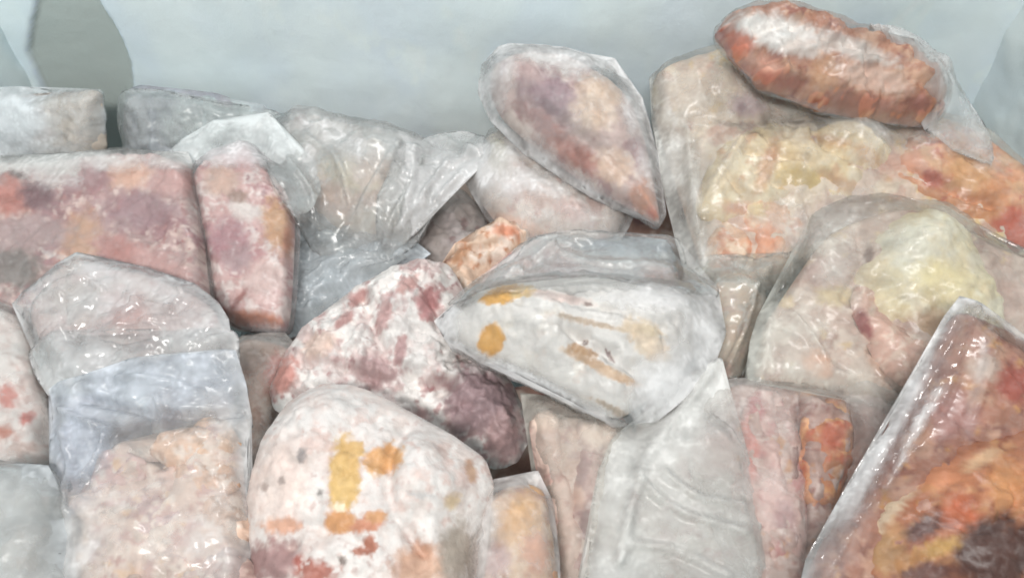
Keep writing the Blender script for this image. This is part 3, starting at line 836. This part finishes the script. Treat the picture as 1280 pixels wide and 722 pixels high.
p16 = Package('bagged_joints', 'two pink drumstick ends in a greyish bag under the white chicken', 'meat bag', 715, 610, .050, 10, 0)
p16.lump('meat_mass', [(668, 540), (700, 520), (770, 535), (776, 600), (765, 700), (752, 800), (704, 800), (700, 700), (688, 620)], .014, R=.02, base=(190, 168, 156), palette=[((200, 184, 174), .0, 26), ((168, 140, 134), .25, 20)], frost=.18)
p16.lump('drumstick', [(660, 534), (668, 518), (684, 512), (700, 520), (700, 540), (706, 580), (722, 640), (734, 720), (734, 790), (704, 790), (694, 700), (680, 600)], .012, lift=.006, ragged=.005, base=(204, 178, 166), palette=[((190, 156, 146), .2, 14)], paint=[(680, 525, 20, 13, 0, (228, 204, 188), .5)], frost=.22)
p16.lump('drumstick', [(714, 548), (726, 530), (748, 524), (770, 532), (774, 556), (762, 584), (764, 640), (768, 720), (755, 790), (712, 780), (706, 700), (712, 620), (720, 580)], .015, lift=.006, ragged=.006, base=(184, 152, 146), palette=[((204, 184, 176), .1, 16), ((156, 118, 116), .22, 12)], paint=[(746, 542, 24, 15, 10, (228, 206, 190), .4), (728, 590, 8, 30, 8, (158, 128, 128), .5), (732, 655, 8, 20, 0, (136, 106, 108), .5), (722, 620, 10, 14, 0, (204, 172, 158), .5)], frost=.24)
p16.film([(650, 492), (690, 496), (740, 514), (786, 530), (788, 600), (778, 700), (766, 800), (694, 800), (692, 722), (686, 650), (674, 590), (660, 540)], haze=.32, col=(194, 190, 182), crinkle=.003, paint=[(690, 510, 40, 20, 20, .36)], lines=[([(660, 530), (680, 600), (696, 720)], 4, .005)])

p5 = Package('bagged_meat', 'bag of pink meat strips beside one shiny orange piece, lower right of centre', 'meat bag', 980, 580, .066, 8, 2)
p5.desat = .05
p5.lump('meat_strip', [(925, 510), (945, 490), (972, 492), (988, 530), (1000, 600), (1002, 680), (990, 720), (955, 700), (935, 640), (928, 570)], .010, lift=.006, ragged=.008, facet=(.012, .03), base=(186, 150, 142), palette=[((210, 184, 176), .1, 22), ((176, 122, 118), .25, 18)], paint=[(938, 560, 10, 40, 0, (192, 118, 106), .5), (965, 620, 12, 40, 5, (212, 180, 174), .6), (980, 650, 12, 26, 0, (178, 140, 140), .5), (945, 510, 10, 16, 0, (170, 100, 100), .5)], frost=.12, lines=[([(968, 500), (980, 580), (986, 680)], 5, -.006)])
p5.lump('meat_piece', [(998, 560), (1005, 520), (1030, 500), (1055, 515), (1062, 550), (1052, 600), (1030, 645), (1010, 640), (1000, 605)], .012, lift=.006, ragged=.008, facet=(.012, .03), base=(184, 122, 84), palette=[((216, 160, 112), .1, 20), ((184, 98, 66), .25, 18)], paint=[(1030, 515, 20, 10, 0, (218, 178, 120), .5), (1040, 545, 14, 20, 0, (178, 92, 62), .5), (1015, 600, 8, 34, 5, (206, 150, 110), .5)], frost=.0)
p5.lump('meat_mass', [(868, 520), (890, 492), (940, 480), (1010, 486), (1085, 470), (1130, 480), (1120, 560), (1080, 620), (1040, 694), (1010, 800), (940, 800), (932, 700), (918, 640), (880, 580)], .016, R=.025, base=(172, 142, 132), palette=[((188, 166, 158), .0, 30), ((150, 110, 102), .2, 24), ((184, 138, 104), .3, 20)], frost=.10,
        paint=[(1090, 520, 30, 40, 0, (150, 122, 114), .6), (890, 540, 30, 40, 0, (178, 164, 164), .6), (1000, 600, 8, 90, -2, (130, 96, 90), .5)],  # the dark narrow stripe is crevice shading painted between the strips
        lines=[([(1000, 500), (998, 600), (1005, 700)], 5, -.012), ([(928, 500), (930, 600), (942, 700)], 5, -.008), ([(1066, 500), (1062, 560), (1040, 640)], 5, -.010)])
p5.film(over=[p14], pts=[(846, 520), (880, 482), (930, 476), (1000, 482), (1080, 470), (1130, 480), (1120, 560), (1080, 620), (1040, 690), (1010, 800), (940, 800), (935, 700), (920, 640), (860, 600)], haze=.24, col=(200, 196, 192), crinkle=.003, size=.03,
        hem=.08, paint=[(890, 540, 40, 50, 0, .34), (1030, 570, 40, 70, 0, .06), (1090, 520, 40, 40, 0, .25)], lines=[([(992, 500), (998, 580), (1004, 680)], 4, .006), ([(885, 530), (900, 510), (915, 495)], 3, .005), ([(1010, 560), (1022, 600), (1018, 640)], 3, .003)])

p13 = Package('frosted_chicken', 'white frosted chicken with two yellow spots, wrapped in white film, centre', 'frozen chicken', 700, 430, .095, 12, 0)
p13.desat = .03
p13.lump('chicken', [(560, 405), (585, 375), (620, 358), (680, 352), (740, 348), (800, 358), (850, 372), (872, 400), (866, 440), (838, 478), (800, 505), (768, 522), (720, 500), (670, 475), (610, 450), (572, 428)], .045, R=.06, base=(222, 216, 208),
         palette=[((226, 224, 220), -.1, 40), ((214, 200, 190), .3, 26)],
         paint=[(628, 368, 28, 11, -18, (206, 158, 84), .25, .3), (655, 364, 18, 7, -10, (212, 184, 130), .4), (614, 426, 17, 22, 18, (214, 164, 94), .22, .2), (745, 455, 46, 6, 25, (196, 168, 140), .5, .3), (728, 438, 22, 6, 22, (182, 150, 116), .5), (775, 472, 28, 6, 22, (206, 178, 150), .5),
                (735, 402, 46, 4, 14, (184, 168, 150), .5, .3), (800, 412, 26, 14, 15, (206, 190, 164), .6), (815, 435, 26, 14, 30, (212, 196, 176), .6), (702, 372, 40, 6, 10, (212, 196, 190), .6), (732, 428, 4, 4, 0, (130, 120, 116), .3, .1), (762, 444, 3, 12, -35, (140, 124, 122), .3, .1), (735, 380, 6, 3, 0, (140, 124, 118), .4), (765, 510, 26, 4, 28, (176, 164, 150), .5)], step=.0019, frost=.66,
         rime=[(680, 430, 60, 40, 20, .62)], bumps=[(690, 410, 60, 34, 12, .010), (600, 395, 20, 24, 0, .004), (810, 400, 40, 30, 0, .006)], lines=[([(700, 425), (745, 452), (800, 480)], 7, -.007), ([(690, 395), (750, 405), (820, 425)], 6, -.005)])
p13.film(over=[p15, p11, p16], pts=[(542, 402), (570, 388), (598, 364), (640, 352), (700, 347), (760, 343), (830, 350), (880, 354), (900, 365), (905, 420), (890, 470), (850, 500), (820, 525), (790, 530), (766, 530), (720, 508), (668, 482), (606, 456), (560, 430)], haze=.035, gloss=.4, crinkle=.003, gap=.0014, col=(214, 214, 210), back=.003,
         paint=[(555, 405, 22, 26, 0, .6), (840, 480, 50, 40, -40, .66), (880, 410, 26, 60, 0, .6), (820, 370, 70, 16, 5, .45), (620, 460, 90, 9, 25, .55), (690, 490, 90, 9, 27, .6)], lines=[([(590, 450), (660, 482), (740, 520)], 4, .003)])



p14.film([(726, 805), (732, 722), (738, 650), (748, 592), (766, 550), (796, 528), (832, 506), (858, 480, .006), (880, 458, .01), (902, 448, .01), (900, 476, .008), (888, 510, .004), (908, 540), (936, 590), (946, 660), (950, 805)], haze=.36, col=(212, 212, 207), crinkle=.004, size=.07, back=.001, hem=.05, rounded=True, gloss=.4, base=.012, over=[p16, p14], name='hazy_film',
         paint=[(868, 480, 34, 40, 30, .6), (800, 570, 40, 50, 20, .48), (905, 590, 36, 70, 0, .18), (880, 680, 60, 70, 0, .26), (780, 690, 40, 60, 0, .36)],
         lines=[([(885, 465), (845, 520), (800, 590), (775, 700)], 8, .006), ([(800, 600), (850, 640), (930, 664)], 5, .005), ([(830, 590), (870, 620), (930, 632)], 4, .005), ([(790, 680), (850, 690), (910, 720)], 5, .004)])

p = Package('bagged_chicken', 'yellow brown chicken piece in a clear bag at the bottom edge', 'frozen chicken', 635, 665, .075, 8, 0)
p.lump('chicken', [(590, 690), (598, 640), (625, 612), (658, 605), (682, 620), (690, 680), (694, 780), (590, 790)], .028, base=(196, 164, 134), palette=[((206, 180, 152), .1, 24), ((176, 134, 108), .25, 20)], paint=[(655, 650, 22, 34, 10, (204, 160, 104), .5), (670, 690, 18, 26, 0, (196, 140, 106), .5), (615, 700, 22, 22, 0, (182, 150, 146), .5), (608, 650, 12, 24, 0, (214, 204, 196), .6)], frost=.16)
p.film([(584, 690), (590, 640), (608, 600), (640, 596), (672, 588), (678, 598), (660, 606), (690, 622), (698, 690), (700, 800), (582, 800)], haze=.20, col=(206, 202, 200), crinkle=.003, paint=[(600, 660, 16, 50, 0, .42), (650, 596, 36, 12, -10, .5)])

# ------------------------------------------------------------------ right side
p2 = Package('bag_of_chicken', 'large clear bag of yellow chicken pieces with a stiff left edge, upper right', 'meat bag', 1000, 215, .075, 14, -2)
p2.desat = .10
p2.lump('meat_mass', [(816, 106), (834, 86), (880, 70), (930, 66), (984, 96), (1050, 132), (1140, 144), (1190, 154), (1240, 184), (1330, 262), (1330, 340), (1200, 328), (1100, 346), (1000, 348), (930, 354), (886, 356), (876, 300), (866, 230), (852, 168), (820, 150)], .030, R=.03, base=(206, 184, 166),
        palette=[((216, 200, 178), .0, 40), ((196, 160, 140), .2, 30), ((212, 182, 130), .3, 36)],
        paint=[(935, 132, 22, 14, 0, (196, 172, 174), .5), (928, 134, 5, 5, 0, (160, 128, 136), .4), (865, 118, 34, 26, 0, (208, 186, 164), .6), (1060, 290, 60, 40, 0, (192, 168, 160), .6), (870, 250, 30, 60, 0, (206, 196, 184), .6), (1110, 200, 30, 20, 20, (196, 150, 130), .6)], frost=.16,
        bumps=[(890, 115, 50, 26, 0, .014), (1050, 300, 40, 30, 0, .006)], lines=[([(840, 165), (920, 162), (1000, 160), (1100, 165)], 8, -.008)])
p2.lump('chicken_piece', [(868, 268), (886, 215), (912, 180), (960, 166), (1010, 172), (1045, 158), (1085, 172), (1108, 205), (1080, 232), (1052, 262), (1000, 250), (960, 270), (900, 290)], .030, lift=.014, ragged=.005, base=(214, 192, 148), palette=[((222, 208, 176), .05, 26), ((200, 160, 116), .3, 20)],
        paint=[(1000, 222, 36, 14, 20, (216, 188, 116), .5), (1040, 178, 30, 8, 10, (204, 160, 104), .4), (1000, 190, 50, 12, 0, (218, 196, 150), .6), (910, 215, 12, 40, 40, (220, 204, 170), .5), (1085, 195, 20, 10, 40, (208, 164, 108), .5), (960, 205, 10, 34, 20, (204, 160, 116), .6), (930, 262, 30, 8, 10, (206, 150, 112), .6), (1050, 228, 26, 9, 30, (206, 166, 120), .6)], frost=.10,
        lines=[([(990, 178), (1040, 170), (1080, 190), (1095, 205)], 5, .010), ([(930, 200), (980, 210), (1040, 240)], 6, -.012), ([(880, 250), (920, 190)], 6, .010), ([(960, 235), (1020, 245)], 5, -.010), ([(905, 230), (930, 260), (950, 268)], 5, -.009), ([(1010, 176), (1030, 200), (1070, 215)], 5, -.010), ([(950, 172), (962, 200), (940, 225)], 5, -.008)], bumps=[(1000, 222, 34, 14, 20, .014)])
p2.lump('chicken_piece', [(878, 335), (884, 300), (915, 268), (950, 256), (985, 270), (1004, 300), (985, 342), (930, 356), (890, 354)], .022, lift=.012, ragged=.005, base=(216, 174, 142), palette=[((224, 196, 168), .1, 20), ((206, 142, 104), .2, 16)], paint=[(955, 300, 22, 18, 0, (220, 150, 110), .5), (905, 330, 18, 14, 0, (208, 140, 106), .5), (945, 262, 14, 10, 0, (210, 184, 130), .5)], frost=.12,
        lines=[([(920, 280), (940, 310), (930, 345)], 5, -.008)])
p2.lump('chicken_piece', [(1105, 215), (1125, 178), (1165, 165), (1210, 172), (1240, 192), (1280, 225), (1330, 260), (1330, 345), (1280, 336), (1225, 306), (1165, 270), (1115, 245)], .036, lift=.010, ragged=.004, base=(206, 144, 102), palette=[((214, 166, 122), .1, 30), ((190, 104, 70), .25, 24)],
        paint=[(1165, 222, 18, 12, 20, (178, 92, 70), .5), (1210, 215, 30, 24, 30, (206, 152, 98), .5), (1265, 290, 26, 34, 0, (190, 84, 52), .5), (1140, 205, 18, 14, 0, (214, 150, 118), .5), (1190, 275, 50, 8, 32, (214, 168, 118), .5), (1240, 250, 20, 30, 30, (200, 134, 84), .5)], frost=.02, lines=[([(1130, 235), (1190, 270), (1250, 310)], 6, .008), ([(1110, 215), (1160, 240), (1230, 270)], 5, -.009), ([(1180, 175), (1200, 215), (1250, 240)], 5, -.006)])
p2.film(hem=.1, pts=[(812, 100), (830, 80), (880, 66), (930, 62), (985, 92), (1050, 128), (1140, 140), (1190, 150), (1240, 180), (1285, 226), (1335, 260), (1335, 345), (1280, 335), (1200, 330), (1100, 350), (1000, 352), (930, 358), (872, 368), (860, 350), (845, 300), (830, 240), (818, 170)], haze=.18, gloss=.6, col=(214, 213, 206), crinkle=.004, size=.045, back=.003,
        paint=[(848, 240, 24, 130, -8, .50), (874, 335, 20, 40, -10, .4), (1080, 150, 90, 16, 8, .35), (1020, 300, 80, 30, 0, .36), (1220, 250, 70, 60, 30, .05), (1000, 200, 90, 40, 0, .15), (880, 110, 70, 30, 0, .3), (940, 310, 40, 30, 0, .12)],
        lines=[([(858, 165), (862, 230), (872, 300), (880, 362)], 5, .006), ([(1000, 262), (1005, 300), (985, 345)], 5, .007), ([(1010, 255), (1040, 250), (1080, 256)], 3, .004)])

p1 = Package('bagged_chicken', 'orange red chicken with white frost on its back, topmost in the upper right', 'frozen chicken', 1040, 95, .15, 22, 8)
p1.desat = .18
p1.lump('chicken', [(894, 44), (904, 26), (926, 13), (958, 12), (990, 22), (1030, 34), (1085, 48), (1135, 70), (1168, 104), (1180, 138), (1160, 156), (1105, 153), (1040, 142), (985, 120), (955, 112), (935, 92), (912, 70)], .040, R=.022, Tb=.018, facet=(.015, .036), rounded=False, ragged=.006, base=(178, 120, 88), palette=[((198, 150, 118), .1, 24), ((154, 90, 66), .2, 20)],
        paint=[(975, 42, 62, 22, 14, (228, 226, 222), .4, .3), (1000, 60, 24, 10, 15, (216, 206, 198), .5), (1032, 90, 18, 22, 0, (196, 142, 96), .5), (1070, 62, 50, 12, 20, (206, 196, 188), .6), (1090, 98, 46, 16, 14, (214, 178, 158), .5), (925, 55, 16, 24, -40, (192, 112, 86), .5), (970, 98, 34, 14, 20, (190, 118, 98), .5),
               (1080, 128, 60, 10, 8, (188, 122, 98), .5), (900, 42, 8, 8, 0, (168, 92, 72), .4), (1150, 130, 14, 12, 0, (176, 110, 94), .5), (955, 80, 30, 10, 20, (212, 156, 132), .5)], frost=.06,
        rime=[(972, 40, 56, 18, 14, .7), (1070, 58, 60, 10, 20, .5)], lines=[([(940, 70), (985, 84), (1020, 70)], 5, .006), ([(1010, 60), (1030, 80), (1050, 110)], 5, .006), ([(905, 30), (930, 60), (950, 90)], 5, -.004)], bumps=[(975, 45, 40, 16, 14, .008), (1090, 100, 40, 18, 14, .006)], rough=(.006, .02), fine=.002)
p1.film(p1.grown(p1.outline, 3), haze=.06, gloss=.5, col=(206, 208, 210), crinkle=.003, back=.003,
        rounded=True, hem=.1)
p1.film([(1080, 40, .006), (1120, 42, .002), (1165, 64), (1202, 108), (1232, 165), (1225, 215), (1180, 190), (1152, 160), (1168, 132, .008), (1140, 88, .014)], haze=.22, col=(214, 216, 216), crinkle=.006, back=.001, name='loose_film', base=.004, over=[p1, p2])

p6 = Package('chicken_piece', 'beige orange chicken piece with a shiny rim, right of the white chicken', 'frozen chicken', 915, 415, .055, 10, 0)
p6.lump('meat', [(880, 365), (910, 350), (945, 358), (955, 390), (940, 440), (915, 482), (895, 490), (885, 460), (882, 410)], .022, base=(206, 166, 134), palette=[((216, 186, 158), .1, 18), ((186, 130, 106), .3, 14)], paint=[(935, 375, 14, 16, 0, (200, 154, 112), .5), (905, 470, 12, 18, 20, (196, 128, 108), .5), (895, 430, 8, 30, 0, (214, 190, 172), .5)], frost=.06)
p6.film([(868, 362), (908, 342), (952, 350), (966, 392), (948, 446), (920, 490), (892, 500), (874, 470)], haze=.14, col=(206, 198, 190), crinkle=.0022, lines=[([(930, 410), (918, 450), (898, 475)], 3, .005)])

p3 = Package('bagged_chicken', 'pale yellow round chicken in a clear bag with a wide loose flap, right', 'frozen chicken', 1130, 360, .098, 10, -2)
p3.desat = .22
p3.lump('chicken', [(1066, 355), (1085, 300), (1120, 272), (1165, 268), (1200, 290), (1225, 330), (1250, 370), (1250, 430), (1200, 450), (1120, 430), (1074, 402)], .046, ragged=.004, base=(214, 200, 160), palette=[((222, 214, 186), .05, 34), ((204, 184, 136), .3, 26)], paint=[(1140, 310, 34, 26, 0, (218, 216, 196), .6), (1180, 350, 40, 24, 20, (214, 198, 142), .6), (1110, 360, 26, 22, 0, (212, 196, 150), .6), (1165, 410, 40, 20, 0, (196, 160, 124), .6)], frost=.10, bumps=[(1140, 320, 40, 34, 0, .012)])
p3.lump('chicken_leg', [(1056, 384), (1066, 370), (1082, 370), (1096, 382), (1104, 408), (1128, 428), (1170, 446), (1190, 470), (1150, 500), (1112, 486), (1082, 448), (1064, 414)], .014, ragged=.005, facet=(.008, .025), base=(206, 160, 142), palette=[((216, 186, 168), .1, 14)], paint=[(1078, 402, 9, 24, -25, (164, 84, 84), .4, .2), (1068, 378, 9, 9, 0, (226, 196, 184), .5)], frost=.06, lift=.014)
p3.lump('meat_mass', [(1005, 335), (1030, 300), (1070, 280), (1130, 262), (1190, 280), (1250, 312), (1330, 350), (1330, 440), (1230, 462), (1140, 500), (1100, 504), (1040, 490), (990, 480), (945, 474), (950, 430), (966, 392)], .018, R=.04, base=(192, 166, 152), palette=[((204, 186, 172), .0, 34), ((172, 138, 124), .25, 26), ((206, 178, 138), .35, 26)],
        paint=[(1085, 322, 6, 14, 10, (124, 88, 78), .4), (1040, 340, 34, 24, 0, (182, 154, 146), .6), (1045, 370, 24, 12, 0, (204, 182, 136), .6), (1022, 456, 16, 18, -30, (214, 146, 104), .5), (1110, 450, 30, 20, 30, (196, 150, 124), .5), (1270, 370, 40, 30, 0, (186, 156, 144), .6)], frost=.12, lines=[([(1060, 270), (1075, 330), (1050, 380)], 7, -.008)])
p3.film(over=[p2, p5, p6], hem=.0, pts=[(1015, 268), (1050, 250), (1110, 240), (1180, 262), (1240, 296), (1335, 345), (1335, 450), (1240, 470), (1180, 480), (1130, 510), (1105, 512), (1060, 496), (1010, 490), (960, 484), (932, 482), (938, 430), (950, 392), (985, 350), (1000, 310)], haze=.13, gloss=.6, col=(212, 210, 202), crinkle=.005, size=.04, back=.003,
        paint=[(950, 430, 22, 60, 5, .5), (1000, 430, 40, 40, 0, .3), (1040, 470, 60, 14, 10, .34), (1150, 340, 60, 50, 0, .12), (1050, 320, 30, 40, 0, .3), (1080, 405, 30, 34, 0, .08)],
        lines=[([(985, 392), (1010, 420), (1040, 462), (1100, 500)], 4, .006), ([(960, 400), (955, 440), (950, 480)], 4, .005), ([(1010, 290), (1005, 340), (990, 370)], 5, .005), ([(1080, 256), (1110, 252)], 3, .004), ([(1095, 262), (1120, 256)], 3, .003)])

p4 = Package('bagged_meat', 'clear bag with long shiny folds holding reddish brown meat, bottom right corner', 'meat bag', 1170, 580, .135, 10, -4)
p4.desat = .0
p4.lump('meat_piece', [(1080, 700), (1100, 640), (1150, 590), (1210, 560), (1270, 540), (1330, 540), (1330, 800), (1080, 800)], .030, lift=.010, ragged=.005, base=(168, 110, 80), palette=[((186, 136, 100), .1, 34), ((138, 82, 58), .2, 26), ((176, 130, 86), .38, 20)],
        paint=[(1245, 692, 56, 48, 0, (76, 48, 40), .35, .3), (1200, 640, 22, 22, 0, (184, 106, 74), .5), (1150, 660, 26, 12, -30, (100, 74, 70), .5), (1170, 685, 30, 10, -20, (182, 144, 88), .5), (1110, 690, 20, 26, 30, (176, 138, 98), .5), (1160, 715, 40, 14, 0, (104, 70, 62), .5), (1260, 600, 26, 30, 0, (196, 140, 96), .5), (1190, 590, 40, 18, -20, (200, 136, 100), .5), (1135, 700, 24, 10, -20, (176, 130, 84), .5), (1108, 636, 14, 56, 40, (222, 200, 172), .5, .4), (1225, 575, 26, 8, -30, (214, 176, 140), .5)], frost=.0,
        rough=(.008, .03), lines=[([(1100, 690), (1160, 660), (1210, 670), (1250, 640)], 6, -.008)], bumps=[(1200, 610, 40, 30, 0, .01)])
p4.lump('meat_mass', [(1004, 740), (1030, 672), (1068, 606), (1112, 538), (1152, 465), (1184, 402), (1210, 392), (1250, 420), (1280, 440), (1330, 466), (1330, 800), (1000, 800)], .022, R=.06, base=(160, 116, 98), palette=[((178, 140, 120), .05, 30), ((136, 92, 78), .2, 26), ((184, 138, 94), .35, 26)],
        paint=[(1268, 480, 20, 24, 0, (150, 82, 70), .5), (1190, 520, 30, 30, 0, (168, 130, 124), .6), (1230, 460, 20, 14, 0, (190, 172, 160), .6), (1090, 570, 30, 200, 30, (138, 112, 106), .6)], frost=.04)
p4.film([(1198, 370, .01), (1222, 378, .012), (1244, 396, .012), (1270, 420, .01), (1335, 455, .006), (1335, 805), (985, 805), (1005, 700), (1030, 660), (1065, 600), (1110, 530), (1150, 455, .006), (1180, 395, .01)], haze=.02, hem=.3, gloss=.4, shine=[(1100, 560, 26, 230, 30, 1.6), (1210, 400, 40, 30, 0, 1.2), (1175, 500, 18, 80, 30, 1.4)], col=(212, 214, 214), crinkle=.0018, size=.05, back=.003, iters=220, base=.015,
        paint=[(1205, 385, 30, 18, 0, .34), (1118, 530, 9, 200, 30, .85, .8), (1078, 580, 6, 200, 30, .6, .8), (1165, 500, 6, 80, 28, .8, .8), (1045, 660, 10, 90, 30, .5, .8), (1225, 470, 8, 60, 12, .25), (1190, 440, 30, 60, 30, .10), (1040, 690, 30, 60, 30, .12), (1240, 660, 60, 60, 0, .02)],  # long pale streaks are fold highlights painted into the film haze
        lines=[([(1205, 375), (1150, 470), (1080, 590), (1000, 730)], 6, .012), ([(1222, 385), (1175, 470), (1110, 580), (1030, 720)], 5, .011), ([(1195, 455), (1170, 510), (1130, 560)], 5, .009), ([(1238, 400), (1240, 450), (1215, 520)], 5, .007), ([(1190, 390), (1130, 480), (1060, 600)], 4, -.005), ([(1210, 400), (1160, 490), (1095, 590)], 4, -.006)])

# ------------------------------------------------------------------ loose film of the bags, bridging onto their neighbours
p9.film([(334, 152), (352, 142), (400, 146), (470, 156), (520, 174), (548, 196), (560, 236), (536, 270), (520, 306), (488, 326), (452, 318), (424, 340), (396, 318), (372, 290), (352, 246), (340, 200)], haze=.11, gloss=.7, col=(220, 222, 222), crinkle=.007, size=.045, back=.001, hem=.1, base=.01, over=[p9, p10, p8, p18], name='loose_film', rounded=True,
        lines=[([(372, 170), (420, 200), (440, 260)], 4, .006), ([(500, 180), (470, 230), (430, 300)], 4, .006), ([(350, 190), (390, 240), (400, 300)], 4, .006), ([(530, 200), (500, 260), (480, 310)], 4, .006)])
p13.film([(560, 384), (596, 350), (640, 326), (668, 300), (720, 290), (790, 292), (846, 300), (866, 340), (900, 362), (880, 386), (820, 376), (760, 366), (700, 362), (640, 366), (598, 384)], haze=.06, gloss=.6, col=(226, 227, 222), crinkle=.007, size=.05, back=.001, hem=.08, base=.0, over=[p13, p15, p8], name='loose_film', rounded=True,
         lines=[([(640, 340), (700, 350), (780, 352), (860, 366)], 4, .006), ([(690, 310), (740, 330), (840, 336)], 4, .005), ([(610, 362), (660, 330), (700, 300)], 4, .005)])
p2.film([(852, 350), (878, 334), (930, 340), (985, 330), (1004, 352), (972, 392), (958, 430), (930, 470), (900, 496), (872, 470), (880, 410)], haze=.20, gloss=.9, col=(214, 210, 202), crinkle=.006, size=.04, back=.001, hem=.1, base=-.02, over=[p2, p6, p13, p5], name='loose_film', rounded=True,
        lines=[([(945, 360), (930, 410), (905, 470)], 4, .008), ([(895, 350), (890, 410), (885, 460)], 4, .006)])
p20.film([(-20, 600), (30, 578), (62, 584), (84, 596), (104, 640), (96, 700), (110, 790), (-20, 790)], haze=.24, gloss=.5, col=(206, 208, 208), crinkle=.006, size=.05, back=.001, hem=.06, base=.0, over=[p20, pc], name='loose_film', rounded=True,
         lines=[([(60, 590), (80, 650), (70, 730)], 5, .008), ([(110, 590), (115, 660), (100, 740)], 5, .006)])
p19.film([(40, 440), (90, 420), (160, 436), (230, 424), (292, 414), (300, 440), (290, 470), (220, 462), (140, 476), (70, 498), (52, 480)], haze=.30, gloss=1.1, col=(210, 212, 216), crinkle=.007, size=.035, back=.001, hem=.1, base=.0, over=[p19, p20], name='loose_film', rounded=True)
pf.film([(150, 122), (200, 112), (260, 126), (320, 134), (350, 142), (366, 162), (340, 176), (300, 172), (262, 176), (230, 190), (196, 190), (160, 190)], haze=.20, gloss=.5, col=(206, 212, 212), crinkle=.008, size=.045, back=.001, hem=.08, base=.0, over=[pf, p18, p9], name='loose_film', rounded=True)
